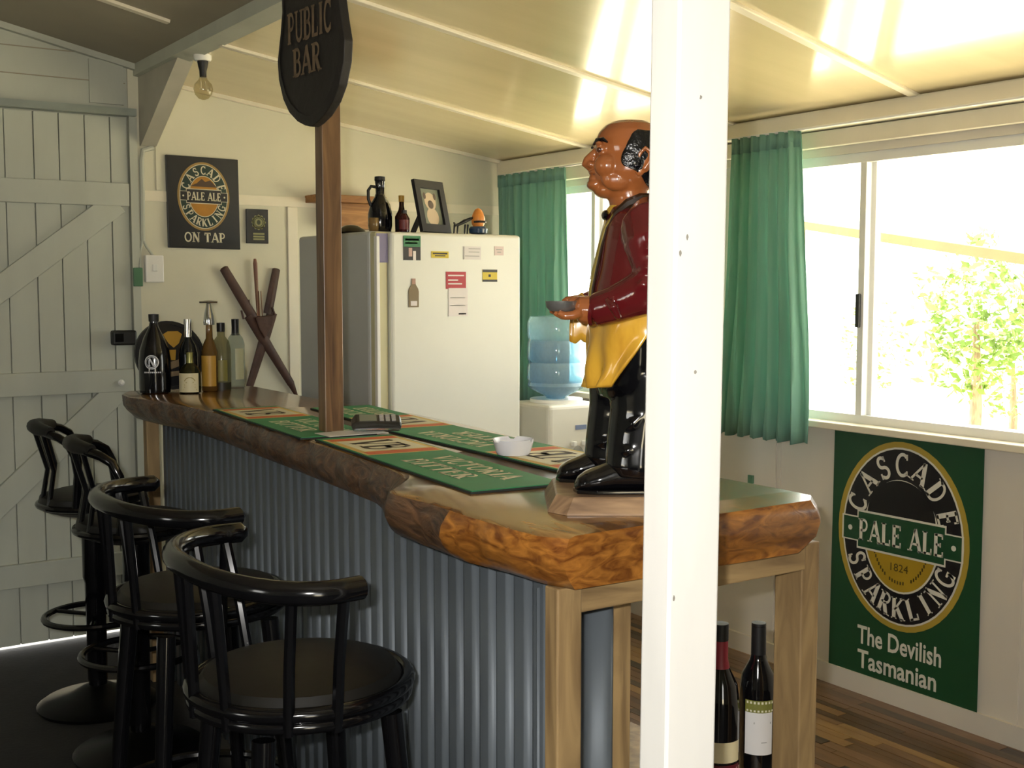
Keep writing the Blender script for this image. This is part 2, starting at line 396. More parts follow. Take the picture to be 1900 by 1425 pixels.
kn.v = [Vector((1.43 + p.x, WY - .03 - p.z, 1.095 + p.y)) for p in kn.v]
kn.build('knob', M_alu, dr, smooth=True, label='small bright knob')

# right wall with windows
W1 = (3.72, 4.98); W2 = (1.2, 3.575); ZS, ZH = 1.0, 1.985
def wallbox(y0, y1, z0, z1): wr.box(WX, WX + .1, y0, y1, z0, z1)
wr = MB(); wallbox(-3, WY + .1, -.1, ZS); wallbox(-3, WY + .1, ZH, 2.3); wallbox(W1[1], WY + .1, ZS, ZH); wallbox(W2[1], W1[0], ZS, ZH); wallbox(-3, W2[0], ZS, ZH)
wright = wr.build('wall_right', M_rwall); tag(wright, 'pale panelled wall under the long windows', 'wall', kind='structure')
for y in (1.30, 2.2, 3.245, 3.27, 4.1, 4.7): MB().box(WX - .006, WX, y - .007, y + .007, .085, ZS - .03).build('cover_strip', M_rwall, wright)
fa = MB().box(WX - .035, WX, 1.0, WY, 2.015, 2.075).build('trim_3', M_trim, bevel=.004); tag(fa, 'cream head board above the windows', 'trim', kind='structure')
fa2 = MB().box(WX - .075, WX, 1.0, WY, 2.078, 2.145).build('trim_4', M_trim, bevel=.006); tag(fa2, 'cream cornice beam under the ceiling edge', 'trim', kind='structure')
sl = MB().box(WX - .055, WX + .02, 1.0, 5.02, .978, 1.004).build('trim_5', M_trim, bevel=.004); tag(sl, 'cream window sill along the right wall', 'trim', kind='structure')
bb = MB().box(WX - .014, WX, 1.0, 2.02, 0, .085); bb.box(WX - .014, WX, 2.023, WY, 0, .085)
bb = bb.build('baseboard_right', M_rwall); tag(bb, 'pale skirting board at the foot of the right wall', 'baseboard', kind='structure')
M_glass = glassy('window_glass', 'FCFDFB', 0.02, 0.0)
def window(name, y0, y1, mull, label):
    w = thing(name, (WX + .05, (y0 + y1) / 2, ZS), label, 'window', kind='structure')
    t = .035
    f = MB(); f.box(WX + .01, WX + .08, y0, y1, ZS, ZS + t); f.box(WX + .01, WX + .08, y0, y1, ZH - t, ZH); f.box(WX + .01, WX + .08, y0, y0 + t, ZS + t, ZH - t); f.box(WX + .01, WX + .08, y1 - t, y1, ZS + t, ZH - t)
    f.build('window_frame', M_alu, w)
    ys = [y0 + t] + list(mull) + [y1 - t]
    for y in mull:
        MB().box(WX + .0, WX + .03, y - .012, y + .016, ZS + t, ZH - t).build('sash_stile', M_alu, w, bevel=.002)
        MB().box(WX + .035, WX + .065, y - .028, y + .004, ZS + t, ZH - t).build('sash_stile', M_alu, w, bevel=.002)
    for i in range(len(ys) - 1):
        MB().box(WX + .045, WX + .049, ys[i], ys[i + 1], ZS + t, ZH - t).build('pane', M_glass, w)
    return w
w2 = window('window_2', *W2, (1.75, 2.868), 'wide sliding window above the green poster')
MB().box(WX - .014, WX + .0, 2.866, 2.884, 1.355, 1.478).build('latch', M_blackm, w2, bevel=.004, label='black sash latch')
w1 = window('window_1', *W1, (4.45,), 'far window beside the fridge behind the statue')

# ceilings
ce = MB().hexa([(XR, 0.6, ZR), (WX + .1, .6, zc(WX + .1)), (WX + .1, WY + .1, zc(WX + .1)), (XR, WY + .1, ZR), (XR, .6, ZR + .05), (WX + .1, .6, zc(WX + .1) + .05), (WX + .1, WY + .1, zc(WX + .1) + .05), (XR, WY + .1, ZR + .05)])
ceil = ce.build('ceiling', M_ceil); tag(ceil, 'glossy cream sloping ceiling above the bar and windows', 'ceiling', kind='structure')
MB().hexa([(XR, -3, ZR), (WX + .1, -3, zc(WX + .1)), (WX + .1, .6, zc(WX + .1)), (XR, .6, ZR), (XR, -3, ZR + .05), (WX + .1, -3, zc(WX + .1) + .05), (WX + .1, .6, zc(WX + .1) + .05), (XR, .6, ZR + .05)]).build('ceiling_panel', M_ceil, ceil)
def batten(a, b, w=.034, t=.014):
    MB().bar(a, b, w, t).build('cover_batten', M_trim, ceil, bevel=.003)
for ya, yb in ((4.29, 4.40), (3.35, 3.47), (2.32, 2.61), (1.3, 1.45)):
    batten((XR + .05, ya, zc(XR + .05) - .004), (WX - .06, yb, zc(WX - .06) - .004))
batten((XR + .05, WY - .012, zc(XR + .05) - .006), (WX - .05, WY - .012, zc(WX - .05) - .006), .022, .022)
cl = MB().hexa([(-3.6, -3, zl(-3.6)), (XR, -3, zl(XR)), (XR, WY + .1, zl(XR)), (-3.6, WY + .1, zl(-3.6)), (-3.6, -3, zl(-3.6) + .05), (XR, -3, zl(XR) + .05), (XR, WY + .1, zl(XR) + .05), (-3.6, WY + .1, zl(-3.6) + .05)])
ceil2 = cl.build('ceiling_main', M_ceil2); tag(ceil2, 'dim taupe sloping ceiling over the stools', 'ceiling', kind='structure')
for y in (4.35, 3.2, 2.0):
    MB().bar((-3, y, zl(-3) - .004), (1.42, y, zl(1.42) - .004), .034, .014).build('cover_batten', M_trim, ceil2)
MB().bar((-3, WY - .015, zl(-3) - .01), (XR, WY - .015, zl(XR) - .01), .03, .03).build('cover_batten', M_board, ceil2)
# eave beam between the ceilings with a gusset at the wall
be = MB().hexa([(1.525, -3, ZR - .004), (1.60, -3, ZR - .016), (1.60, WY, ZR - .016), (1.525, WY, ZR - .004), (1.525, -3, ZR + .09), (1.60, -3, ZR + .03), (1.60, WY, ZR + .03), (1.525, WY, ZR + .09)])
beam = be.build('trim_6', M_board); tag(beam, 'painted eave beam where the two ceilings meet', 'trim', kind='structure')
gz = ZR + .035
gus = MB(); g0, g1 = 1.545, 1.612
gp = [(WY, gz), (4.60, gz), (4.60, gz - .02), (WY - .02, 2.105), (WY, 2.105)]
gus.prism(gp, lambda u, v, h: (h, u, v), g0, g1)
gus = gus.build('trim_7', mat('grey_bracket_paint', 'B4B0A2', .55)); tag(gus, 'painted triangular bracket under the eave beam at the wall', 'trim', kind='structure')  # bracket paint a warmer, darker grey than the boards

# walls out of view that close the room, with openings added to daylight the dim side
wlf = MB(); wlf.box(-3.7, -3.6, -3, WY + .1, 0, .9); wlf.box(-3.7, -3.6, -3, WY + .1, 2.1, 3.9); wlf.box(-3.7, -3.6, -3, .9, .9, 2.1); wlf.box(-3.7, -3.6, 1.6, WY + .1, .9, 2.1)
wlf = wlf.build('wall_left', M_board); tag(wlf, 'boarded wall of the dim room with an opening added for daylight', 'wall', kind='structure')
wf = MB(); wf.box(-3.7, -.9, -3.1, -3, 0, 3.9); wf.box(-.1, WX + .1, -3.1, -3, 0, 3.9); wf.box(-.9, -.1, -3.1, -3, 2.1, 3.9)
wf = wf.build('wall_front', M_board); tag(wf, 'boarded wall behind the camera with an opening added to let in daylight', 'wall', kind='structure')

# outdoors
gr = MB().box(WX + .1, 60, -40, 40, -1.0, -.9); gr.box(-40, WX + .1, WY + .12, 40, -.16, -.10); gr.box(-40, WX + .1, -40, -3.1, -.16, -.1); gr.box(-40, -3.7, -3.1, WY + .12, -.16, -.1)
gr = gr.build('ground', mat('pale_dry_ground', 'CFC4A8', .9, vary=.15, scale=2)); tag(gr, 'pale dry ground outside the windows', 'ground', kind='structure')

# ------------------------------------------------------------------ bar counter
M_slabtop = wood('slab_top_varnish', '5E3A20', 'A5773F', 2.2, (7, 1.0, 7), .22, .6, 2.5, .03)
M_bark = wood('bark_edge', '3A2D24', '74543A', 5, (3, 2, 5), .42, .3, 3.0, .5)
M_endgrain = wood('end_grain', '6A3A16', 'B87A34', 4.5, (4, 4, 11), .3, .5, 1.4, .10)
M_frame = wood('frame_timber', '7A6242', 'A88C60', 3, (7, 7, 1), .55, 0, 1.5, .1)
M_frameh = wood('frame_rail_timber', '7A6242', 'A88C60', 3, (1, 7, 7), .55, 0, 1.5, .1)
ZT, ZB = 1.11, 1.015
bar = thing('bar_counter', (1.42, 3.0, 0), 'long timber slab bar with corrugated zinc front', 'bar')
Ltop = [(4.53, 1.33), (4.50, 1.27), (4.42, 1.235), (4.30, 1.225), (4.17, 1.25), (3.90, 1.285), (3.58, 1.295), (3.30, 1.28), (3.05, 1.262), (2.70, 1.245), (2.35, 1.217), (2.20, 1.19), (2.13, 1.168), (2.08, 1.125), (2.01, 1.062), (1.95, 1.062), (1.86, 1.07), (1.72, 1.064), (1.60, 1.066), (1.52, 1.072), (1.475, 1.10)]
Lbot = [(4.53, 1.36), (4.51, 1.31), (4.45, 1.29), (4.32, 1.29), (4.17, 1.30), (3.90, 1.325), (3.58, 1.315), (3.30, 1.293), (3.05, 1.277), (2.75, 1.254), (2.37, 1.222), (2.24, 1.185), (2.16, 1.140), (2.10, 1.115), (2.05, 1.10), (1.97, 1.095), (1.88, 1.092), (1.76, 1.088), (1.65, 1.105), (1.56, 1.11), (1.50, 1.13)]
Rtop = [(4.53, 1.72), (4.45, 1.76), (4.0, 1.75), (3.6, 1.735), (3.2, 1.785), (2.8, 1.76), (2.4, 1.70), (2.1, 1.69), (1.8, 1.70), (1.6, 1.705), (1.52, 1.70), (1.485, 1.66)]
def respl(P, n):
    """resample polyline by length"""
    P = [Vector((b, a)) for a, b in P]; L = [0]
    for i in range(1, len(P)): L.append(L[-1] + (P[i] - P[i - 1]).length)
    out = []
    for k in range(n):
        t = L[-1] * k / (n - 1); i = max(j for j in range(len(L)) if L[j] <= t + 1e-9); i = min(i, len(P) - 2)
        f = (t - L[i]) / max(L[i + 1] - L[i], 1e-9); out.append(P[i].lerp(P[i + 1], min(1, f)))
    return out
N = 120
LT, LB, RT = respl(Ltop, N), respl(Lbot, N), respl(Rtop, N)
rows = []
for k in range(N):
    a, b, c = LT[k], LB[k], RT[k]; w1 = .006 * math.sin(k * .9) + .004 * math.sin(k * 2.3 + 1)
    col_ = [(a.x + .012, a.y, ZT)]
    # bark face: bulge between the top and bottom arris
    for t in (0.0, .12, .3, .5, .7, .88, 1.0):
        p = a.lerp(b, t); bul = .018 * math.sin(PI * t) + w1 * math.sin(PI * t)
        col_.append((p.x - bul, p.y, ZT - .004 - (ZT - ZB - .004) * t))
    bulr = .028
    col_ += [(c.x - .03, c.y, ZB), (c.x + .6 * bulr, c.y, ZB + .025), (c.x + bulr, c.y, ZB + .05), (c.x + .6 * bulr, c.y, ZT - .02), (c.x, c.y, ZT)]
    rows.append(col_)
nc = len(rows[0])
topm, barkm, endm = MB(), MB(), MB()
# slab solid in three pieces of surface sharing edges: varnished top, bark edge, sawn ends
sl = MB(); sl.loft(rows, cap=True)
slab = sl.build('countertop', M_slabtop, bar, smooth=True, angle=50, label='varnished slab with a natural bark edge')
slab.data.materials.append(M_bark); slab.data.materials.append(M_endgrain)
for p in slab.data.polygons:
    c = p.center + ORIG[bar]; n = p.normal
    if n.z > .8: p.material_index = 0
    elif abs(n.y) > .8 and c.y < 1.6: p.material_index = 2
    elif c.y < 1.80 and n.x < -.2: p.material_index = 2
    elif n.x > .2 and c.y < 1.8: p.material_index = 2
    else: p.material_index = 1
def fx(y): return 1.168 + .076 * (y - 1.6)      # line of the corrugated front
# corrugated front: one sheet, pitch 66 mm
pitch, amp = .0665, .0125
def groove(t):
    t = t % 1.0; return -amp + 2 * amp * math.exp(-(abs(t - .5) / .15) ** 4)
def corr(y0, y1, base):
    n = int((y1 - y0) / pitch * 14)
    return lambda u, v: (base(y0 + (y1 - y0) * u) + groove((y1 - y0) * u / pitch), y0 + (y1 - y0) * u, .03 + (ZB + .004 - .03) * v), n
f, n = corr(1.595, 4.42, lambda y: fx(y) + .012); MB().sheet(f, n, 1).build('corrugated_sheet', M_sheet, bar, smooth=True, solid=.002, angle=80)
f2 = lambda u, v: (1.165 + .17 * u, 1.665 + .010 * math.cos(2 * PI * .17 * u / .078 + 2.6), .03 + .95 * v)
MB().sheet(f2, 24, 1).build('corrugated_sheet', M_sheet, bar, smooth=True, solid=.002, angle=80)
def post(x0, x1, y0, y1, nm='leg', z1=ZB - .001): MB().box(x0, x1, y0, y1, 0, z1).build(nm, M_frame, bar, bevel=.003)
post(1.110, 1.160, 1.52, 1.556); post(1.697, 1.745, 1.535, 1.605); post(1.340, 1.388, 1.668, 1.725); post(1.675, 1.735, 4.38, 4.44)
post(1.325, 1.372, 4.425, 4.47); post(1.665, 1.725, 2.9, 2.96); post(1.31, 1.355, 2.95, 2.995)
MB().box(1.161, 1.696, 1.526, 1.57, .966, ZB - .002).build('rail', M_frameh, bar, bevel=.003)
MB().box(1.675, 1.725, 1.601, 4.379, .94, ZB - .004).build('rail', M_frame, bar, bevel=.003)
MB().box(1.41, 1.76, 1.63, 2.6, .455, .475).build('shelf', M_frame, bar, bevel=.002)

# white post in the foreground
ppo = MB(); e = .009
ppo.hexa([(1.010, 1.15, 0), (1.098, 1.15, 0), (1.098, 1.206, 0), (1.010, 1.206, 0), (1.034, 1.15, zl(1.03) + .02), (1.124, 1.15, zl(1.12) + .02), (1.124, 1.206, zl(1.12) + .02), (1.034, 1.206, zl(1.03) + .02)])
M_post = mat('white_post_paint', 'F0EEE8', .45, vary=.05, scale=14, stretch=(1, 1, .2), bump=.06, bscale=30)
wp = thing('support_post', (1.055, 1.178, 0), 'square white painted timber post in the foreground', 'post')
ppo.build('shaft', M_post, wp, bevel=.004)
M_stain = mat('grey_paint_chip', '9A968C', .8, vary=.2)
for (px, py) in ((1275, 440), (1262, 470), (1300, 180), (1240, 410), (1190 + 52, 870), (1290, 690), (1210, 1195), (1250, 1110)):
    q = pt(px, py, 'y', 1.1497)
    chip = MB(); chip.prism([(q.x + .0024 * math.cos(a) * random.uniform(.5, 1), q.z + .0036 * math.sin(a) * random.uniform(.5, 1.2)) for a in [i * PI / 4 for i in range(8)]], lambda u, v, h: (u, h, v), 1.1490, 1.1506)
    if q.x > 1.022: chip.build('paint_chip', M_stain, wp)

# dark timber post on the bar with the hanging sign
M_darkpost = wood('dark_post_timber', '4A3220', '80603E', 4, (5, 5, .6), .4, .3, 1.5, .1)
tp = thing('timber_post', (1.365, 2.905, ZT), 'dark stained timber post rising from the bar top', 'post')
MB().box(1.340, 1.394, 2.885, 2.93, ZT, zl(1.36) + .03).build('shaft', M_darkpost, tp, bevel=.002)
MB().box(1.325, 1.409, 2.872, 2.943, ZT, ZT + .006).build('foot_plate', M_cream, tp)
M_sign = mat('black_brown_sign_paint', '1E1B19', .55, vary=.25, scale=9, bump=.2, bscale=25)
SX, SY, SZ = 1.322, 2.888, 2.035
sg = thing('hanging_sign', (SX, SY, 1.93), 'dark paddle shaped pub sign lettered PUBLIC BAR', 'sign', rotz=math.radians(4))
half = [(a * .93, b) for a, b in ((0, -.118), (.03, -.112), (.075, -.097), (.125, -.068), (.16, -.03), (.186, .025), (.192, .075), (.172, .14), (.158, .2), (.160, .26), (.168, .32), (.165, .36), (.13, .40), (0, .42))]
poly = half + [(-a, b) for a, b in reversed(half[1:-1])]
# local: sign plane is the local yz plane, its face looks to -x; u grows towards -y (to the right for the reader)
sfn = lambda u, v, h: (-h, -u, v + SZ - 1.93)
MB().prism(poly, sfn, -.013, .013).build('board', M_sign, sg, local=True, bevel=.003)
inner = [(a * .90, b * .90 + .015) for a, b in poly]
rimm = MB()
for i in range(len(poly)):
    j = (i + 1) % len(poly); rimm.add([sfn(*poly[i], .0135), sfn(*poly[j], .0135), sfn(*inner[j], .0165), sfn(*inner[i], .0165)], [(0, 1, 2, 3)])
rimm.build('rim', M_sign, sg, local=True)
tm = MB(); M_signtxt = mat('dull_gold_lettering', '6E5C46', .7, vary=.3, scale=30)
text_line(tm, 'PUBLIC', .006, .106, .080, .235, sfn, .0172); tm.build('lettering', M_signtxt, sg, local=True)
tm = MB(); text_line(tm, 'BAR', -.008, .018, .072, .15, sfn, .0172); tm.build('lettering', M_signtxt, sg, local=True)

# ------------------------------------------------------------------ bar stools
M_vinyl = mat('black_vinyl', '100F0B', .5, vary=.2, scale=12, bump=.03)
def circ(r, z, n=40, cx=0, cy=0): return [(cx + r * math.cos(2 * PI * i / n), cy + r * math.sin(2 * PI * i / n), z) for i in range(n)]
def stool_arm(loc, rotz, label):
    s = thing('bar_stool', loc, label, 'bar stool', 'black bar stools in front of the bar', rotz)
    MB().lathe([(.02, .750), (.17, .750), (.188, .760), (.190, .776), (.178, .792), (.13, .803), (.05, .807), (.01, .807)], n=40).build('seat', M_vinyl, s, smooth=True, local=True)
    MB().tube(circ(.202, .768), .0135, 10, closed=True).build('seat_ring', M_black, s, smooth=True, local=True)
    MB().tube(circ(.198, .746), .0125, 10, closed=True).build('seat_ring', M_black, s, smooth=True, local=True)
    MB().lathe([(.01, .726), (.15, .726), (.185, .745), (.185, .756), (.01, .756)], n=32).build('seat_pan', M_black, s, smooth=True, local=True)
    # horseshoe arm rail, open to +x
    w, bk, fr = .275, -.205, -.008; P = []
    P.append((fr, -w * .985, 1.0)); P.append((fr - .03, -w * .995, 1.0)); P.append((-.05, -w, 1.0))
    for i in range(1, 16):
        a = -PI / 2 - PI * i / 16; P.append((-.05 + .165 * math.cos(a), w * math.sin(a), 1.0 + .01 * (1 - abs(math.sin(a)))))
    P += [(-.05, w, 1.0), (fr - .03, w * .995, 1.0), (fr, w * .985, 1.0)]
    MB().tube([(fr + .012, -w * .965, 1.0)] + P + [(fr + .012, w * .965, 1.0)], [.008] + [.0205] * len(P) + [.008], 14).build('arm_rail', M_black, s, smooth=True, local=True)
    for sx, sy, bx, by in ((-.04, -.274, -.02, -.198), (-.04, .274, -.02, .198), (-.115, -.232, -.10, -.175), (-.115, .232, -.10, .175), (-.197, -.095, -.178, -.095), (-.197, .095, -.178, .095), (-.213, 0, -.203, 0)):
        MB().tube([(bx, by, .735), (bx * .55 + sx * .45, by * .6 + sy * .4, .86), (sx, sy, .99)], .0105, 8).build('spindle', M_black, s, smooth=True, local=True)
    for sx, sy in ((1, 1), (1, -1), (-1, 1), (-1, -1)):
        MB().tube([(sx * .125, sy * .125, .715), (sx * .145, sy * .145, .45), (sx * .175, sy * .175, .0)], [.021, .019, .017], 10).build('leg', M_black, s, smooth=True, local=True)
    MB().tube(circ(.232, .28), .011, 8, closed=True).build('foot_ring', M_black, s, smooth=True, local=True)
    return s
def stool_ped(loc, rotz, label):
    s = thing('bar_stool', loc, label, 'bar stool', 'black bar stools in front of the bar', rotz)
    MB().lathe([(.02, .70), (.12, .705), (.172, .725), (.182, .75), (.176, .772), (.13, .785), (.05, .788), (.01, .788)], n=36).build('seat', M_vinyl, s, smooth=True, local=True)
    MB().tube(circ(.182, .742), .011, 8, closed=True).build('seat_ring', M_black, s, smooth=True, local=True)
    # back loop: rail across the back, ends bent down to the seat sides
    P = []
    for sgn in (-1, 1):
        Q = [(-.055, sgn * .168, .75), (-.045, sgn * .178, .86), (-.055, sgn * .182, .93), (-.075, sgn * .175, .972), (-.105, sgn * .155, .992), (-.14, sgn * .12, 1.003), (-.172, sgn * .065, 1.012)]
        P = P + (Q if sgn < 0 else [(-.186, 0, 1.015)] + Q[::-1])
    MB().tube(P, .0145, 10).build('back_rail', M_black, s, smooth=True, local=True)
    pad = [(-.13, -.13, 1.008), (-.172, -.065, 1.015), (-.186, 0, 1.018), (-.172, .065, 1.015), (-.13, .13, 1.008)]
    MB().tube(pad, [.018, .024, .025, .024, .018], 12).build('back_pad', M_vinyl, s, smooth=True, local=True)
    for yy, xx in ((-.10, -.155), (-.035, -.182), (.035, -.182), (.10, -.155)):
        MB().tube([(xx * .92, yy, .75), (xx * .80 , yy * .95, .87), (xx, yy, 1.0)], .0085, 8).build('spindle', M_black, s, smooth=True, local=True)
    MB().lathe([(.030, .06), (.034, .10), (.036, .45), (.042, .47), (.042, .69), (.09, .705), (.02, .706)], n=24).build('pedestal', M_black, s, smooth=True, local=True)
    MB().tube(circ(.175, .33), .011, 8, closed=True).build('foot_ring', M_black, s, smooth=True, local=True)
    for a in (0.4, 2.5, 4.6): MB().cyl((.03 * math.cos(a), .03 * math.sin(a), .33), (.175 * math.cos(a), .175 * math.sin(a), .33), .008, n=8).build('spoke', M_black, s, smooth=True, local=True)
    MB().lathe([(.205, 0), (.21, .012), (.19, .026), (.10, .045), (.045, .075), (.02, .08)], n=36).build('base', mat('black_base_enamel', '060606', .38, vary=.2, spec=.2), s, smooth=True, local=True)
    return s
stool_arm((.885, 2.03, 0), math.radians(0), 'nearest black bar stool with horseshoe arms and round vinyl seat')
stool_arm((.935, 2.74, 0.0), math.radians(2), 'armed black bar stool second from the camera')
stool_ped((1.085, 3.77, 0), math.radians(-12), 'pedestal bar stool with spindle back, second from the plank door')
stool_ped((1.09, 4.30, 0), math.radians(-14), 'pedestal bar stool with spindle back nearest the plank door')

# ------------------------------------------------------------------ refrigerator and what is on it
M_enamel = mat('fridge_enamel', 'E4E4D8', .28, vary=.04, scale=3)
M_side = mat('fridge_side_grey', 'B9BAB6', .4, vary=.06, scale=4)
FX0, FX1, FY, FZ = 1.935, 2.54, 3.72, 1.70
fr_ = thing('refrigerator', (2.24, 4.1, 0), 'tall white single door refrigerator against the back wall', 'refrigerator')
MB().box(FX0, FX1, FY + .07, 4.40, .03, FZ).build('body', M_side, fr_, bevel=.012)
fd = MB().box(FX0 + .052, FX1, FY, FY + .064, .06, FZ - .004).build('door', M_enamel, fr_, bevel=.012, seg=3)
MB().box(FX0, FX0 + .05, FY + .018, FY + .064, .06, FZ - .004).build('handle_strip', mat('handle_reflected_cream', 'C9C39C', .25, vary=.05), fd, bevel=.008, label='recessed handle strip with a cream reflection painted in')  # yellowish reflection on the handle strip is put into its colour
MB().box(FX0 - .001, FX0 + .012, FY + .008, FY + .03, .08, FZ - .02).build('highlight_strip', M_white, fd, bevel=.003)  # white strip added to imitate the highlight along the handle edge
for x in (FX0 + .06, FX1 - .06): MB().cyl((x, 3.95, 0), (x, 3.95, .035), .02).build('foot', M_blackm, fr_)
def card(name, px0, py0, px1, py1, m, label, cat, parts=(), t=.002, y=FY, tilt=0.0):
    a, b = pt(px0, py0, 'y', y), pt(px1, py1, 'y', y); c = (a + b) / 2
    o = thing(name, (c.x, y, min(a.z, b.z)), label, cat, 'magnets and notes on the refrigerator door')
    x0, x1, z0, z1 = a.x, b.x, min(a.z, b.z), max(a.z, b.z)
    MB().box(x0, x1, y - t, y, z0, z1).build('sheet', m, o)
    for nm, u0, v0, u1, v1, mm in parts:
        MB().box(x0 + (x1 - x0) * u0, x0 + (x1 - x0) * u1, y - t - .0008, y - t, z1 - (z1 - z0) * v1, z1 - (z1 - z0) * v0).build(nm, mm, o)
    return o
def P_(n, c, r=.45): return mat(n, c, r, vary=.06)
G_ = P_('card_green', '2F7A4A'); Yl = P_('card_yellow', 'D6BE22'); Rd = P_('card_red', 'B3202E'); Wh = P_('card_white', 'E6DEDA'); Bk = P_('card_black', '1D1A1C'); Sk = P_('card_skin', 'C9A79A'); Gy = P_('card_grey', 'A9A7A2')
card('fridge_card', 748, 437, 780, 483, Bk, 'green topped photo card at the top left of the fridge door', 'magnet', (('green_band', 0, 0, 1, .45, G_), ('print', .1, .12, .9, .2, Wh), ('print', .1, .27, .8, .33, Wh), ('figure', .3, .5, .5, .85, Sk), ('figure', .55, .62, .72, 1, Wh)))
card('fridge_magnet', 800, 466, 832, 479, Yl, 'narrow yellow strip magnet with a dark line of print', 'magnet', (('print', .08, .2, .92, .45, Bk), ('print', .2, .6, .8, .75, Bk)))
card('fridge_note', 859, 457, 892, 482, P_('note_white', 'DDD8D4'), 'pale square note with grey outline near the fridge top', 'note', (('print', .02, .02, .06, .98, Gy), ('print', .3, .15, .95, .2, Gy), ('print', .3, .4, .9, .45, Gy), ('print', .1, .7, .9, .76, Gy)))
card('fridge_note', 917, 457, 934, 474, P_('note_pink', 'D9C6C0'), 'small faded pink sticker at the top right of the fridge', 'note', (('print', .2, .3, .8, .42, Gy), ('print', .3, .6, .7, .7, Gy)))
card('fridge_magnet', 895, 500, 922, 523, Yl, 'square yellow magnet with black bands at top and bottom', 'magnet', (('band', 0, .0, 1, .22, Bk), ('band', .0, .82, 1, 1, Bk), ('print', .4, .4, .55, .6, Bk)))
card('notepad', 827, 504, 864, 536, Rd, 'red magnetic notepad header with white paper below it', 'notepad', (('print', .1, .18, .9, .26, Wh), ('print', .1, .45, .6, .52, Wh), ('print', .1, .66, .8, .74, Wh), ('paper', .12, .95, 1.08, 2.6, Wh), ('print', .62, 2.42, 1.0, 2.5, Bk), ('print', .2, 1.5, .95, 1.53, Gy), ('print', .2, 1.95, .95, 1.98, Gy)))
a = pt(767, 570, 'y', FY); bm_ = thing('bottle_magnet', (a.x, FY, a.z), 'small brown bottle shaped fridge magnet', 'magnet', 'magnets and notes on the refrigerator door')
prof = [(.020, 0), (.0205, .055), (.018, .066), (.0085, .08), (.007, .098), (.0075, .102)]
poly = [(a.x + u, a.z + v) for u, v in prof] + [(a.x - u, a.z + v) for u, v in reversed(prof)]
MB().prism(poly, lambda u, v, h: (u, h, v), FY - .004, FY).build('bottle', P_('magnet_brown', '7C6A48'), bm_)
MB().box(a.x - .013, a.x + .013, FY - .005, FY - .004, a.z + .005, a.z + .022).build('label', Wh, bm_)
MB().box(a.x - .007, a.x + .007, FY - .005, FY - .004, a.z + .082, a.z + .102).build('cap', P_('magnet_cap', 'B08A78'), bm_)
st_ = MB().box(FX0 + .004, FX0 + .048, FY + .0165, FY + .0182, 1.588, 1.690).build('sticker', P_('purple_sticker', '7D7796'), loc=(FX0 + .026, FY + .017, 1.588)); tag(st_, 'faded purple energy sticker on the fridge handle strip', 'sticker')

def bottle(name, loc, prof, m, label, cat='bottle', caps=(), labels=(), group=None, n=24, handle=None, extra=None):
    o = thing(name, loc, label, cat, group)
    MB().lathe(prof, n=n).build('body', m, o, smooth=True, local=True, angle=60)
    for nm, pr, mm in caps: MB().lathe(pr, n=n).build(nm, mm, o, smooth=True, local=True)
    for nm, r, z0, z1, a0, a1, mm in labels:
        MB().sheet(lambda u, v: (r * math.cos(math.radians(a0 + (a1 - a0) * u)), r * math.sin(math.radians(a0 + (a1 - a0) * u)), z0 + (z1 - z0) * v), 14, 1).build(nm, mm, o, smooth=True, local=True)
    return o
FRT = -124      # angle that faces the camera
# on the fridge
jug = bottle('glass_jug', (2.055, 3.93, FZ), [(a * .8, b * .88) for a, b in ((.03, 0), (.050, .004), (.056, .03), (.056, .08), (.046, .12), (.026, .15), (.02, .165), (.021, .20), (.024, .215), (.015, .216))], mat('black_glass', '101014', .08, vary=.2, coat=.5), 'black glazed jug with handle on top of the fridge', 'jug', caps=(('stopper', [(.0136, .187), (.020, .192), (.0192, .206), (.004, .208)], M_blackm),))
MB().tube([(-.016, 0, .168), (-.036, .0, .17), (-.048, 0, .154), (-.048, 0, .124), (-.038, 0, .10)], .006, 8).build('handle', M_blackm, jug, smooth=True, local=True)
bottle('small_bottle', (2.124, 3.892, FZ), [(.01, 0), (.024, .002), (.025, .06), (.012, .085), (.009, .10), (.009, .125)], glassy('brown_glass', '3A2216', .06, .7), 'slim brown bottle between the jug and the picture frame', caps=(('cap', [(.0105, .115), (.011, .138), (.004, .139)], M_gold),), labels=(('label', .0256, .012, .05, FRT - 60, FRT + 60, M_ink),))
bottle('small_bottle', (2.098, 3.825, FZ), [(.01, 0), (.020, .002), (.020, .05), (.011, .066), (.008, .07)], glassy('ruby_glass', '4A1416', .06, .7), 'short dark red bottle beside the slim brown one', caps=(('cap', [(.010, .068), (.010, .08), (.004, .081)], M_ink),), labels=(('label', .0206, .010, .045, FRT - 55, FRT + 55, P_('ruby_label', '6A2A2A')),))
bottle('drinking_glass', (1.995, 3.865, FZ), [(.014, 0), (.017, .002), (.019, .05), (.018, .051)], glassy('amber_tumbler', 'A88A58', .06, .5), 'little amber tumbler in front of the black jug', 'glass')
hd = MB().lathe([(.055, 0), (.058, .006), (.05, .016), (.028, .03), (.008, .034)], n=28); hd = hd.build('dark_dish_lid', M_black, smooth=True, local=True, loc=(1.995, 4.05, FZ)); tag(hd, 'low black domed lid at the left end of the fridge top', 'lid')
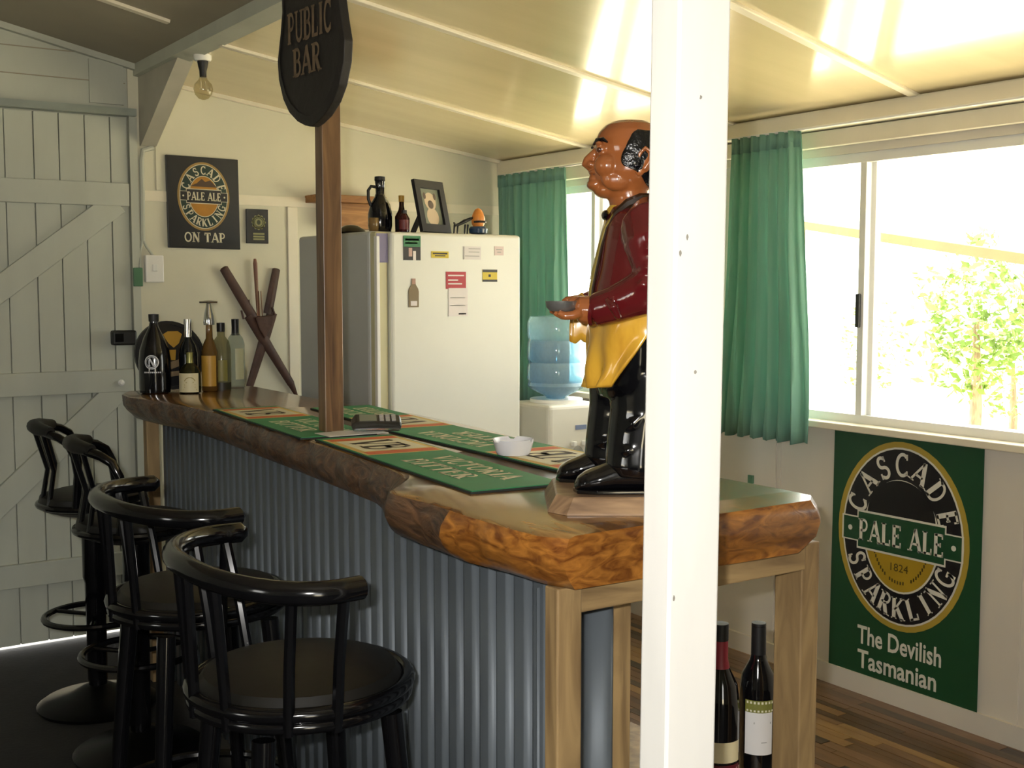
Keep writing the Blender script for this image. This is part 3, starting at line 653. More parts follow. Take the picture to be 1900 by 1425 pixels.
# picture frame leaning back
fa_ = math.radians(25); u = Vector((math.cos(fa_), math.sin(fa_), 0)); nn = Vector((math.sin(fa_), -math.cos(fa_), 0)); ln = math.radians(12)
upv = Vector((0, 0, math.cos(ln))) - nn * math.sin(ln); fn_n = nn * math.cos(ln) + Vector((0, 0, math.sin(ln)))
F0 = Vector((2.150, 3.80, FZ + .002)); FW, FH = .185, .195
pf = thing('picture_frame', tuple(F0), 'black picture frame with a dog portrait on the fridge', 'picture frame')
def ffn(a, b, h): return F0 + u * a + upv * b + fn_n * h
fm = MB()
for (a0, a1, b0, b1) in ((0, FW, 0, .03), (0, FW, FH - .03, FH), (0, .03, .03, FH - .03), (FW - .03, FW, .03, FH - .03)):
    fm.hexa([ffn(a0, b0, 0), ffn(a1, b0, 0), ffn(a1, b1, 0), ffn(a0, b1, 0), ffn(a0, b0, .014), ffn(a1, b0, .014), ffn(a1, b1, .014), ffn(a0, b1, .014)])
fm.build('frame', M_blackm, pf)
ph = MB(); flat(ph, [(.028, .028), (FW - .028, .028), (FW - .028, FH - .028), (.028, FH - .028)], ffn, .004); ph.build('photograph', P_('photo_ground', '7A8070'), pf)
d1 = MB(); flat(d1, ell(FW / 2 + .002, .06, .038, .034, 20), ffn, .0046); flat(d1, ell(FW / 2, .118, .036, .034, 20), ffn, .0048); d1.build('dog_print', P_('dog_cream', 'CBB79A'), pf)
d2 = MB(); flat(d2, ell(FW / 2, .106, .018, .016, 16), ffn, .0052); flat(d2, ell(FW / 2 - .032, .138, .009, .013, 12), ffn, .0052); flat(d2, ell(FW / 2 + .032, .138, .009, .013, 12), ffn, .0052); d2.build('dog_print', P_('dog_dark', '5A4A40'), pf)
MB().bar(F0 + u * .06 + upv * .1 - fn_n * .003, F0 + u * .06 - nn * .075 + Vector((0, 0, .003)), .03, .004).build('strut', M_blackm, pf)
# figurine group
fg = thing('figurine', (2.40, 3.80, FZ), 'orange egg headed figurine on a blue pot', 'figurine')
MB().lathe([(.022, 0), (.034, .004), (.036, .02), (.03, .028), (.01, .029)], n=20).build('pot', mat('blue_glaze', '25405E', .2, vary=.2), fg, smooth=True, local=True)
MB().lathe([(.018, .026), (.025, .04), (.026, .058), (.020, .078), (.012, .092), (.003, .097)], n=20).build('head', mat('orange_glaze', 'D98A3E', .35, vary=.2, scale=30), fg, smooth=True, local=True)
MB().tube([(-.026, -.012, .045), (-.012, -.026, .046), (.012, -.026, .046), (.026, -.012, .045)], .004, 8).build('visor', M_blackm, fg, local=True)
lz = thing('animal_figurine', (2.335, 3.80, FZ), 'small black long legged animal figurine beside the orange head', 'figurine')
lb = MB(); lb.tube([(-.035, 0, .03), (-.02, 0, .034), (.005, 0, .046), (.03, 0, .056)], [.004, .006, .008, .006], 8); lb.tube([(-.035, 0, .03), (-.042, 0, .042)], [.005, .003], 8)
for x in (-.034, -.02, .012, .024): lb.tube([(x, .006, .036), (x - .003, .008, 0)], [.0045, .003], 6)
put(remesh(lb, 'animal', .002, 2), 'body', M_blackm, lz)
MB().tube([(.03, 0, .056), (.045, 0, .062)], [.006, .003], 8).build('head', M_blackm, lz, smooth=True, local=True)

# ------------------------------------------------------------------ back wall hangings
def emblem(o, fn, cx, cy, rx, ry, d, cols, arcw, band_h, mini=False):
    """oval beer badge: rim, dark ring with curved lettering, amber dish, banner"""
    gold, dark, letter, dish, banner = cols
    m = MB(); flat(m, ell(cx, cy, rx, ry), fn, d); m.build('oval_rim', gold, o)
    m = MB(); flat(m, ell(cx, cy, rx * .925, ry * .94), fn, d + .0006); m.build('oval_line', letter, o)
    m = MB(); flat(m, ell(cx, cy, rx * .90, ry * .92), fn, d + .0012); m.build('oval_ring', dark, o)
    m = MB(); flat(m, ell(cx, cy, rx * .58, ry * .60), fn, d + .0018); m.build('oval_line', letter, o)
    m = MB(); flat(m, ell(cx, cy, rx * .555, ry * .58), fn, d + .0024); m.build('dish', dish, o)
    m = MB(); text_arc(m, 'CASCADE', cx, cy, rx * .74, ry * .76, 158, 22, ry * .24, rx * .27, fn, d + .0030); m.build('lettering', letter, o); m = MB()
    text_arc(m, 'SPARKLING', cx, cy, rx * .74, ry * .76, 205, 335, ry * .23, rx * .25, fn, d + .0030, inner=True)
    m.build('lettering', letter, o)
    bh = band_h
    pl = [(-.90, -.5), (-.66, -.5), (-.66, -.78), (.66, -.78), (.66, -.5), (.90, -.5), (.90, .5), (.66, .5), (.66, .78), (-.66, .78), (-.66, .5), (-.90, .5)]
    m = MB(); flat(m, [(cx + rx * a * 1.03, cy + bh * b * 1.12) for a, b in pl], fn, d + .0036); m.build('banner_line', letter, o)
    m = MB(); flat(m, [(cx + rx * a, cy + bh * b) for a, b in pl], fn, d + .0042); m.build('banner', banner, o)
    for wd in (0, 1): m = MB(); text_line(m, 'PALE ALE', cx, cy - bh * .48, bh * .96, rx * 1.3, fn, d + .0048, word=wd); m.build('lettering', letter, o)
    for s in (-1, 1): flat(MB(), ell(cx + s * rx * .79, cy, rx * .035, rx * .035, 12), fn, d + .0048).build('banner_dot', letter, o)
c0 = pt(374, 377, 'y', WY); sgn = thing('beer_sign', (c0.x, WY - .01, 1.67), 'black wall sign with an oval pale ale badge and ON TAP', 'sign')
roll = math.radians(-.6)
sf = lambda a, b, h: (1.817 + a * math.cos(roll) + b * math.sin(roll), WY - .013 - h, 1.872 - a * math.sin(-roll) + b * math.cos(roll))
MB().prism([(-.163, -.2), (.163, -.2), (.163, .2), (-.163, .2)], sf, -.012, .004).build('board', mat('sign_black', '15161A', .35, vary=.15), sgn, bevel=.002)
Lt = mat('pale_lettering', 'D6CFB4', .5, vary=.04)
emblem(sgn, sf, 0, .028, .118, .150, .0045, (mat('rim_tan', 'A08044', .5), mat('ring_green_dark', '123026', .45), Lt, mat('dish_amber', 'B07A1E', .5, vary=.15, scale=20), M_ink), 0, .037)
m = MB(); flat(m, [(-.062, .070), (-.03, .085), (-.008, .105), (.008, .092), (.03, .10), (.062, .070)], sf, .0078); m.build('hill_print', P_('hill_dark', '4A3420'), sgn)
for wd in (0, 1): m = MB(); text_line(m, 'ON TAP', 0, -.172, .042, .185, sf, .0050, word=wd); m.build('lettering', Lt, sgn)
# small framed plaque
pq = thing('small_plaque', (2.065, WY - .01, 1.70), 'small black plaque with a pale crest beside the beer sign', 'plaque')
q = lambda a, b, h: (2.066 + a, WY - .012 - h, 1.777 + b)
MB().prism([(-.052, -.077), (.052, -.077), (.052, .077), (-.052, .077)], q, -.011, .003).build('board', M_ink, pq, bevel=.002)
Cr = P_('crest_olive', '8C8A5C')
m = MB(); flat(m, ell(.005, .018, .030, .030, 24), q, .0036)
for i in range(12):
    a_ = i * PI / 6; flat(m, ell(.005 + .029 * math.cos(a_), .018 + .029 * math.sin(a_), .006, .006, 8), q, .0036)
m.build('crest', Cr, pq)
m = MB(); ring(m, .005, .018, .022, .022, .004, q, .0042, 24); flat(m, ell(.005, .018, .009, .011, 14), q, .0042); m.build('crest_detail', P_('crest_dark', '3E4430'), pq)
m = MB()
for i in range(3): flat(m, [(-.022, -.03 - i * .012), (.032, -.03 - i * .012), (.032, -.038 - i * .012), (-.022, -.038 - i * .012)], q, .0036)
m.build('crest_text', Cr, pq)
# crossed hunting set: two sheathed clubs, pouch, thin arrows
M_hide = mat('dark_brown_hide', '4A2F24', .55, vary=.3, scale=18, bump=.3, bscale=30)
cr = thing('crossed_clubs', (2.08, WY - .02, 1.0), 'crossed dark brown wooden clubs with arrows hung on the wall', 'wall ornament')
yy = WY - .022
def W_(px, py, dy=0): p_ = pt(px, py, 'y', yy + dy); return p_
for nm, A, B, wid, dy in (('club', (414, 496), (470, 590), .024, 0), ('club', (513, 498), (497, 582), .022, .004)):
    a, b = W_(*A, dy), W_(*B, dy); MB().tube([a, a.lerp(b, .02), a.lerp(b, .5), b], [.006, wid * .45, wid * .5, wid * .52], 10, sq=1.9).build(nm, M_hide, cr, smooth=True)
for nm, A, B, r0, r1, dy in (('shaft', (462, 585), (540, 712), .026, .019, 0), ('shaft', (505, 580), (463, 718), .026, .018, .006)):
    a, b = W_(*A, dy), W_(*B, dy); MB().tube([a, a.lerp(b, .3), a.lerp(b, .5), b], [r0 * .5, r0 * .52, r0 * .45, r1 * .5], 10, sq=1.9).build(nm, M_hide, cr, smooth=True)
a, b = W_(540, 712), W_(552, 738); MB().tube([a, b], [.009, .003], 8, sq=1.9).build('tip', M_hide, cr, smooth=True)
pc = MB(); P3 = [(470, 588), (505, 584), (503, 604), (488, 628), (478, 612)]
p2 = [(W_(*p).x, W_(*p).z) for p in P3]; pc.prism(p2, lambda u, v, h: (u, h, v), yy - .026, yy - .002); pc.build('pouch', M_hide, cr, bevel=.006)
a, b = W_(473, 480), W_(479, 590); MB().tube([a, a.lerp(b, .08), a.lerp(b, .35), b], [.006, .010, .009, .006], 8).build('bow_stave', mat('reddish_stick', '7A4E3A', .5, vary=.2), cr, smooth=True)
for A, B in (((476, 520), (477, 586)), ((480, 540), (482, 588)), ((484, 540), (487, 588))):
    MB().cyl(W_(*A, -.008), W_(*B, -.008), .0022, n=6).build('arrow', mat('pale_stick', '8A6A4C', .6), cr)
for A, B in (((448, 576), (452, 592)), ((505, 570), (510, 584)), ((461, 556), (463, 566))):
    MB().cyl(W_(*A, -.006), W_(*B, -.006), .005, n=8).build('tie', M_hide, cr)
# wooden box shelf behind the timber post
M_honey = wood('honey_pine', '8A5A2C', 'B98548', 3, (1, 6, 6), .5)
ws = thing('wall_shelf', (2.5, WY - .05, 1.77), 'honey coloured wooden wall shelf behind the dark timber post', 'shelf')
MB().box(2.305, 2.66, WY - .14, WY, 1.892, 1.926).build('shelf_board', M_honey, ws, bevel=.003)
MB().box(2.40, 2.64, WY - .10, WY, 1.775, 1.892).build('box', M_honey, ws, bevel=.003)
# light switch, cable, tags
sw = thing('light_switch', (1.585, WY - .03, 1.52), 'white surface mounted switch box beside the door', 'switch')
MB().box(1.548, 1.628, WY - .034, WY - .009, 1.522, 1.640).build('box', M_white, sw, bevel=.005)
MB().box(1.578, 1.598, WY - .038, WY - .034, 1.57, 1.60).build('rocker', M_alu, sw, bevel=.002)
cb = MB(); cp_ = [(1.60, WY - .012, 2.10), (1.555, WY - .012, 2.085), (1.548, WY - .012, 2.04), (1.548, WY - .012, 1.90), (1.546, WY - .012, 1.78), (1.545, WY - .012, 1.70)]
cb.tube(cp_, .011, 8); cb.tube([(1.545, WY - .012, 1.71), (1.56, WY - .012, 1.675), (1.585, WY - .014, 1.64)], .006, 8); cb.tube([(1.545, WY - .012, 1.71), (1.532, WY - .012, 1.65), (1.528, WY - .022, 1.585)], .006, 8)
cb = cb.build('wall_cable', M_board, smooth=True, loc=(1.548, WY, 1.6)); tag(cb, 'white painted cable running down to the switch box', 'cable')
gt = MB().box(1.497, 1.536, WY - .034, WY - .02, 1.505, 1.585).build('green_tag', mat('dull_green', '4E7A5A', .5, vary=.2), bevel=.003, loc=(1.516, WY - .03, 1.505)); tag(gt, 'dull green tag stuck on the door post', 'tag')
gt2 = MB().box(WX - .008, WX, 3.385, 3.412, .712, .745).build('green_tag', mat('wall_green', '5E8A6E', .5), loc=(WX, 3.4, .712)); tag(gt2, 'tiny green tag on the wall right of the white post', 'tag')
# bare bulb under the eave beam
lb_ = thing('bare_bulb', (1.604, 4.52, 2.24), 'bare clear light bulb in a black holder under the beam', 'light bulb')
zt = zc(1.604) - .001
MB().lathe([(.030, zt - .024), (.034, zt - .016), (.034, zt), (.01, zt)], (1.604, 4.52, 0), 20).build('ceiling_rose', M_white, lb_, smooth=True)
MB().lathe([(.013, zt - .085), (.014, zt - .06), (.018, zt - .045), (.021, zt - .024), (.008, zt - .022)], (1.604, 4.52, 0), 20).build('lamp_holder', M_blackm, lb_, smooth=True)
MB().lathe([(.004, zt - .170), (.018, zt - .166), (.032, zt - .150), (.037, zt - .130), (.033, zt - .112), (.018, zt - .095), (.012, zt - .08)], (1.604, 4.52, 0), 24).build('bulb', glassy('bulb_glass', 'E8E2CC', .04, .10), lb_, smooth=True)
MB().tube([(1.596, 4.52, zt - .10), (1.594, 4.52, zt - .128), (1.604, 4.51, zt - .135), (1.614, 4.52, zt - .128), (1.612, 4.52, zt - .10)], .0018, 6).build('filament', M_chrome, lb_)

# ------------------------------------------------------------------ curtains
M_cur = mat('green_curtain_cloth', '86B4A2', .8, vary=.10, scale=30, stretch=(1, 1, .1), trans=.30, bump=.08, bscale=90)
def curtain(y0, y1, zt, zb, folds, flare, label, shift=0.0, seed=1, xo=0.0):
    rnd = random.Random(seed); ph = [rnd.uniform(-.6, .6) for _ in range(20)]
    def f(u, v):
        d = v ** .7
        yy = y0 + (y1 - y0) * u
        mid = (y0 + y1) / 2; yy = mid + (yy - mid) * (1 + flare * v) + shift * v
        k = u * folds; w = math.sin(2 * PI * (k + .12 * math.sin(3 * v + ph[int(k) % 20]))) * .5 + .3 * math.sin(2 * PI * k * 2.1 + ph[(int(k) + 3) % 20] + v * 2)
        return (WX - .085 + xo + w * (.020 + .026 * d), yy + .01 * math.sin(6 * v + 3 * u) * v, zt + (zb - zt) * v + .006 * math.sin(2 * PI * k) * (v > .98))
    c = thing('curtain', (WX - .08, (y0 + y1) / 2, zb), label, 'curtain', 'green curtains at the windows')
    MB().sheet(f, folds * 14, 24).build('cloth', M_cur, c, smooth=True, solid=.003, angle=80)
    def fh(u, v):
        p = f(u, 0); return (p[0] - .004, p[1], zt - .055 + .06 * v)
    MB().sheet(fh, folds * 14, 1).build('heading_tape', M_cur, c, smooth=True, solid=.003, angle=80)
    return c
curtain(4.56, 5.12, 2.065, .935, 8, .0, 'green curtain hanging beside the refrigerator', .0, 3)
curtain(3.09, 3.43, 2.075, .918, 7, .34, 'green curtain hanging right of the white post', .0, 5, -.01)
cr1 = MB().tube([(WX - .085, 5.13, 2.071), (WX - .085, 3.75, 2.071)], .005, 8); cr1 = cr1.build('curtain_rail', M_alu, loc=(WX - .085, 4.4, 2.071)); tag(cr1, 'thin white curtain rail above the far window', 'curtain rail')
cr2 = MB().tube([(WX - .095, 3.60, 2.081), (WX - .095, 1.2, 2.081)], .005, 8); cr2 = cr2.build('curtain_rail', M_alu, loc=(WX - .095, 2.4, 2.081)); tag(cr2, 'thin white curtain rail above the wide window', 'curtain rail')

# ------------------------------------------------------------------ poster under the wide window
G2 = mat('poster_green', '1B4A2C', .42, vary=.08, scale=5); Lp = mat('poster_white', 'DEDBCF', .5, vary=.03)
po = thing('poster', (WX - .008, 2.655, .06), 'green pale ale poster with oval badge below the window', 'poster')
pfn = lambda a, b, h: (WX - .009 - h, 2.655 - a, .522 + b)
MB().prism([(-.318, -.455), (.318, -.462), (.315, .455), (-.312, .455)], pfn, -.0015, 0).build('sheet', G2, po)
emblem(po, pfn, -.006, .100, .278, .338, .0004, (mat('poster_gold', 'B39A3C', .5, vary=.06), mat('poster_black', '16161A', .4), Lp, mat('poster_dish', 'B0911F', .5, vary=.1), G2), 0, .082)
m = MB(); flat(m, arc(-.006, .160, .145, .140, 0, 180, 24), pfn, .0032); m.build('arch_print', M_ink, po)
m = MB(); sans(m, '1824', -.006, -.025, .028, .075, pfn, .0032, .0)
for i in range(26):
    a_ = math.radians(200 + 140 * i / 25); cx_, cy_ = -.006 + .120 * math.cos(a_), .10 + .165 * math.sin(a_)
    if i not in (8, 15, 16): flat(m, [(cx_ - .003, cy_ - .006), (cx_ + .003, cy_ - .006), (cx_ + .003, cy_ + .006), (cx_ - .003, cy_ + .006)], pfn, .0032)
m.build('small_print', P_('print_olive', '4A3E14'), po)
m = MB(); sans(m, 'The Devilish', -.005, -.322, .066, .36, pfn, .0010); m.build('slogan', Lp, po); m = MB(); sans(m, 'Tasmanian', -.012, -.412, .066, .34, pfn, .0010); m.build('slogan', Lp, po)

# ------------------------------------------------------------------ water cooler
wc = thing('water_cooler', (3.16, 4.33, 0), 'white water cooler with an upturned blue bottle by the window', 'water cooler')
MB().box(3.01, 3.30, 4.19, 4.48, 0, .985).build('cabinet', mat('cooler_plastic', 'DCD8CA', .35, vary=.04), wc, bevel=.02, seg=3)
MB().cyl((3.155, 4.335, .985), (3.155, 4.335, 1.0), .12, n=28).build('collar', M_white, wc, smooth=True)
M_blue = glassy('blue_water_bottle', 'D2EAF2', .08, .32); wprof = [(.035, .985), (.05, 1.01), (.12, 1.045), (.132, 1.06), (.126, 1.075), (.132, 1.09), (.132, 1.15), (.124, 1.165), (.132, 1.18), (.132, 1.25), (.124, 1.265), (.132, 1.28), (.132, 1.345), (.12, 1.37), (.02, 1.375)]
MB().lathe(wprof, (3.155, 4.335, 0), 32).build('bottle', M_blue, wc, smooth=True)
MB().lathe([(.03, 1.0), (.11, 1.05), (.12, 1.09), (.12, 1.26), (.12, 1.262), (.01, 1.262)], (3.155, 4.335, 0), 28).build('water', glassy('water_blue', '9CCBE2', .05, .25), wc, smooth=True)
MB().box(3.155, 3.215, 4.187, 4.19, .87, .89).build('badge', P_('badge_grey', '7E8AA6'), wc)
MB().sheet(lambda u, v: (3.10 + .13 * u, 4.189 - .004 * math.sin(PI * u), .66 + .14 * v * math.sin(PI * (.1 + .8 * u))), 12, 6).build('tap_recess', mat('recess_grey', 'A9A79C', .5), wc)
for x in (3.13, 3.19): MB().box(x, x + .018, 4.165, 4.19, .80, .82).build('tap', M_white, wc, bevel=.003)

# ------------------------------------------------------------------ bar mats
M_mat = mat('mat_green', '2A8450', .6, vary=.12, scale=12); M_matb = mat('mat_rubber', '1C2420', .7)
Ml = P_('mat_cream', 'DDD6B6', .6); Mo = P_('mat_orange', 'D0632E', .6); My = P_('mat_yellow', 'D9BB6A', .6); Mb = P_('mat_brown', '4A3A1E', .6)
def barmat(loc, rz, L, label, w=.212):
    o = thing('bar_mat', loc, label, 'bar mat', 'green beer mats laid along the bar', rz)
    # local: reading direction -y (length), letters' up is +x
    fn = lambda a, b, h: (b, -a, h)
    MB().prism([(-L / 2, -w / 2), (L / 2, -w / 2), (L / 2, w / 2), (-L / 2, w / 2)], fn, 0, .004).build('rubber_base', M_matb, o, local=True)
    MB().prism([(-L / 2 + .004, -w / 2 + .004), (L / 2 - .004, -w / 2 + .004), (L / 2 - .004, w / 2 - .004), (-L / 2 + .004, w / 2 - .004)], fn, .004, .0055).build('printed_top', M_mat, o, local=True)
    cx = -L / 2 + .19
    bx = lambda a, b, d, nm, mm: flat(MB(), [(cx - a, -b), (cx + a, -b), (cx + a, b), (cx - a, b)], fn, d).build(nm, mm, o, local=True)
    bx(.155, .098, .0058, 'badge_yellow', My); bx(.148, .090, .0061, 'badge_orange', Mo); bx(.105, .09, .0064, 'badge_yellow', My); bx(.098, .082, .0067, 'badge_cream', Ml)
    m = MB(); text_line(m, 'VB', cx, -.062, .115, .16, fn, .0072); m.build('badge_letters', Mb, o, local=True)
    m = MB(); tx = cx + .16 + (L - .35) / 2; text_line(m, 'VICTORIA', tx, .012, .055, L * .40, fn, .0060); m.build('lettering', Ml, o, local=True); m = MB(); text_line(m, 'BITTER', tx - .02, -.062, .055, L * .33, fn, .0060)
    m.build('lettering', Ml, o, local=True)
    return o
ZM = ZT + .0006
barmat((1.318, 2.315, ZM), math.radians(-5.4), .89, 'green beer mat lying in front of the white ashtray')
barmat((1.372, 3.215, ZM), math.radians(-4.5), .83, 'green beer mat at the stool side beyond the dark post')
barmat((1.585, 2.395, ZM), math.radians(180 - 2), .84, 'green beer mat under the ashtray by the statue')
barmat((1.640, 3.150, ZM), math.radians(180 - 6), .69, 'green beer mat behind the dark post on the bartender side', w=.205)
# paper, phone, ashtray
pa = MB().box(1.300, 1.47, 2.775, 2.868, ZT + .0068, ZT + .0078).build('paper_slip', P_('paper_white', 'DCD8D4'), loc=(1.39, 2.82, ZT + .007)); tag(pa, 'white paper slip at the foot of the dark post', 'paper')
phn = thing('handset', (1.452, 2.81, ZT + .0205), 'dark grey handset lying beside the dark post', 'handset', rot=(math.radians(30), 0, math.radians(-24)))
M_ph = mat('handset_grey', '38352E', .35, vary=.1)
hs = MB(); hs.loft([[(x, y * s, z) for x, y, z in ((-.062, -.022, 0), (.062, -.024, 0), (.068, -.014, .012), (.062, -.018, .026), (-.055, -.02, .030), (-.068, -.012, .014))] for s in (1, -1)]); hs.build('case', M_ph, phn, local=True, bevel=.004)
MB().box(-.045, .0, -.014, .014, .0285, .0305).build('screen', P_('lcd', '7C8070', .2), phn, local=True)
for i in range(3):
    for j in range(3): MB().box(.008 + i * .016, .019 + i * .016, -.013 + j * .010, -.006 + j * .010, .0265, .0300).build('key', Gy, phn, local=True)
MB().tube([(-.06, -.024, .008), (.0, -.027, .012), (.06, -.024, .008)], .003, 6).build('side_trim', M_chrome, phn, local=True)
ash = MB(); pr = [(.02, 0), (.036, 0), (.040, .006), (.047, .03), (.048, .036), (.044, .036), (.038, .014), (.01, .011)]
ash.lathe(pr, n=40)
for p in ash.v:
    a_ = math.atan2(p.y, p.x)
    if p.z > .034 and abs(((a_ * 3 / (2 * PI)) % 1) - .5) < .09: p.z -= .007
ash = ash.build('ashtray', mat('white_glaze', 'E2E2E6', .15, vary=.03), smooth=True, local=True, loc=(1.512, 2.245, ZM + .0074)); tag(ash, 'white ceramic ashtray on a green beer mat', 'ashtray')

# ------------------------------------------------------------------ bottles at the far end of the bar
M_blk = mat('black_bottle_plastic', '0C0C10', .12, vary=.2, coat=.4)
grp = 'bottles at the far end of the bar'
bb_ = bottle('big_black_bottle', (1.345, 4.372, ZT), [(.045, 0), (.055, .004), (.057, .02), (.057, .12), (.053, .16), (.038, .205), (.018, .245), (.015, .262), (.016, .275)], M_blk, 'large black bottle with a white ring logo', caps=(('cap', [(.018, .265), (.0185, .292), (.006, .293)], M_blackm),), group=grp)
cylf = lambda r: (lambda a, b, h: ((r + h) * math.cos(math.radians(FRT + 10) + a / r), (r + h) * math.sin(math.radians(FRT + 10) + a / r), b))
m = MB(); cf = cylf(.0575); ring(m, -.004, .118, .026, .026, .004, cf, .0006, 30); ring(m, -.004, .118, .020, .020, .002, cf, .0006, 30)
text_line(m, 'N', -.004, .104, .028, .022, cf, .0008)
for i in range(9): flat(m, [(-.032 + i * .007, .078), (-.027 + i * .007, .078), (-.027 + i * .007, .083), (-.032 + i * .007, .083)], cf, .0008)
m.build('logo', P_('logo_white', 'C9C9CC'), bb_, local=True)
tr_ = thing('round_tray', (1.475, 4.475, ZT), 'round black drinks tray standing upright behind the bottles', 'tray')
tfn = lambda a, b, h: (1.435 + a, 4.480 - h + b * .22, ZT + .1335 + b * .975)
MB().prism(ell(0, 0, .133, .133, 40), tfn, -.004, .004).build('disc', M_ink, tr_)
m = MB()
A, B = ell(0, 0, .133, .133, 40), ell(0, 0, .120, .120, 40)
for i in range(40):
    j = (i + 1) % 40; m.add([tfn(*A[i], .004), tfn(*A[j], .004), tfn(*A[j], .014), tfn(*A[i], .014), tfn(*B[i], .004), tfn(*B[j], .004), tfn(*B[j], .014), tfn(*B[i], .014)], [(0, 1, 2, 3), (4, 7, 6, 5), (3, 2, 6, 7)])
m.build('rim', M_blackm, tr_)
m = MB(); flat(m, [(-.02, .080), (.0, .092), (.04, .092), (.055, .080), (.04, .045), (.018, .028), (.0, .045)], tfn, .0046); flat(m, [(.0, .02), (.026, .02), (.02, -.02), (.004, -.02)], tfn, .0046); m.build('crest', M_gold, tr_)
m = MB(); flat(m, [(-.02, -.03), (.02, -.022), (.055, -.01), (.045, -.04), (.0, -.055), (-.02, -.05)], tfn, .0046); flat(m, [(-.015, -.065), (.03, -.062), (.03, -.08), (-.015, -.085)], tfn, .0046); m.build('print', P_('tray_tan', '8A7658'), tr_)
bottle('liqueur_bottle', (1.453, 4.30, ZT), [(.030, 0), (.038, .003), (.040, .02), (.039, .075), (.028, .098), (.013, .112), (.011, .135), (.012, .15)], glassy('dark_olive_glass', '2A2A14', .06, .8), 'squat dark bottle with a cream label and gold neck', caps=(('neck_foil', [(.0135, .112), (.0118, .135), (.0128, .151), (.004, .152)], mat('neck_gold', '8E8A4E', .3, .4)),), labels=(('label', .0408, .006, .076, FRT - 62, FRT + 62, M_cream),), group=grp)
m = MB(); cf = cylf(.0412)
ring(m, .002, .040, .022, .022, .003, cf, .0004, 16, 20, 160)
for i, w_ in enumerate((.014, .02, .02, .026)): flat(m, [(.002 - w_, .044 - i * .009), (.002 + w_, .044 - i * .009), (.002 + w_, .041 - i * .009), (.002 - w_, .041 - i * .009)], cf, .0004)
m.build('label_print', P_('print_tan', '9A8A50'), bpy.data.objects['liqueur_bottle'], local=True)
bottle('tall_dark_bottle', (1.475, 4.38, ZT), [(.028, 0), (.034, .003), (.035, .14), (.028, .175), (.014, .20), (.013, .245), (.014, .25)], glassy('night_glass', '1A1E20', .05, .8), 'tall dark bottle with a silver capsule before the round tray', caps=(('capsule', [(.0142, .205), (.014, .25), (.0145, .272), (.004, .273)], M_chrome),), group=grp)
cb_ = bottle('amber_bottle', (1.545, 4.345, ZT), [(.026, 0), (.030, .003), (.031, .10), (.030, .15), (.022, .18), (.013, .20), (.012, .255), (.013, .26)], glassy('amber_glass', '9A7640', .05, .4), 'amber bottle with yellow label and chrome corkscrew top', caps=(('collar', [(.020, .250), (.021, .262), (.018, .285), (.012, .31), (.008, .33), (.004, .331)], M_chrome),), labels=(('label', .0316, .02, .135, FRT - 60, FRT + 60, P_('label_gold', 'C79A3E')),), group=grp)
MB().tube([(-.034 * math.cos(.59), .034 * math.sin(.59), .335), (0, 0, .337), (.034 * math.cos(.59), -.034 * math.sin(.59), .335)], [.004, .006, .004], 8).build('handle', M_chrome, cb_, smooth=True, local=True)
bottle('gin_bottle', (1.605, 4.385, ZT), [(.030, 0), (.036, .003), (.037, .15), (.030, .185), (.015, .205), (.013, .235), (.014, .24)], glassy('pale_smoke_glass', 'C4C2A8', .05, .14), 'clear bottle with dark cap and olive label', caps=(('cap', [(.0155, .222), (.0155, .256), (.005, .257)], M_ink),), labels=(('label', .0376, .035, .115, FRT - 50, FRT + 50, P_('label_olive', '8C8442')), ('base_band', .0376, .0, .03, FRT - 80, FRT + 80, P_('band_dark', '33301E'))), group=grp)
bottle('vodka_bottle', (1.678, 4.425, ZT), [(.030, 0), (.034, .003), (.035, .17), (.028, .195), (.015, .212), (.013, .24), (.014, .25)], glassy('clear_white_glass', 'DEE4E0', .04, .12), 'clear spirit bottle with black neck at the right of the group', caps=(('neck_wrap', [(.0152, .205), (.0140, .235), (.0148, .268), (.005, .269)], M_ink),), labels=(('label', .0356, .035, .155, FRT + 10, FRT + 70, P_('label_pale', 'C8C8A0')),), group=grp)

# ------------------------------------------------------------------ wine bottles on the bar shelf
M_wine = mat('dark_wine_glass', '0B0A0C', .06, vary=.2, coat=.6)
ZSH = .476
wb1 = bottle('wine_bottle', (1.790, 1.735, ZSH), [(.030, 0), (.037, .004), (.038, .02), (.038, .185), (.034, .215), (.018, .245), (.0145, .262), (.0145, .315), (.0155, .318)], M_wine, 'wine bottle with a white label beside the bar leg', caps=(('capsule', [(.0155, .25), (.0152, .318), (.0150, .3235), (.004, .324)], M_blackm),), labels=(('label', .0385, .052, .142, FRT - 52, FRT + 40, P_('wine_white', 'E6E4E2')), ('label_band', .0387, .142, .168, FRT - 52, FRT + 40, P_('wine_olive', '7E7E3C'))), group='wine bottles inside the bar end')
m = MB(); cf = cylf(.0388)
for i in range(8): flat(m, [(-.038 + i * .0078, .144), (-.034 + i * .0078, .144), (-.034 + i * .0078, .148), (-.038 + i * .0078, .148)], cf, .0006)
for i in range(8): flat(m, [(-.038 + i * .0078, .161), (-.034 + i * .0078, .161), (-.034 + i * .0078, .166), (-.038 + i * .0078, .166)], cf, .0006)
m.build('label_dots', P_('dots_cream', 'E0DCC0'), wb1, local=True)
m = MB(); flat(m, [(-.022, .118), (.016, .118), (.016, .122), (-.022, .122)], cf, .0006); flat(m, [(-.006, .078), (.006, .078), (.006, .080), (-.006, .080)], cf, .0006); m.build('label_print', Gy, wb1, local=True)
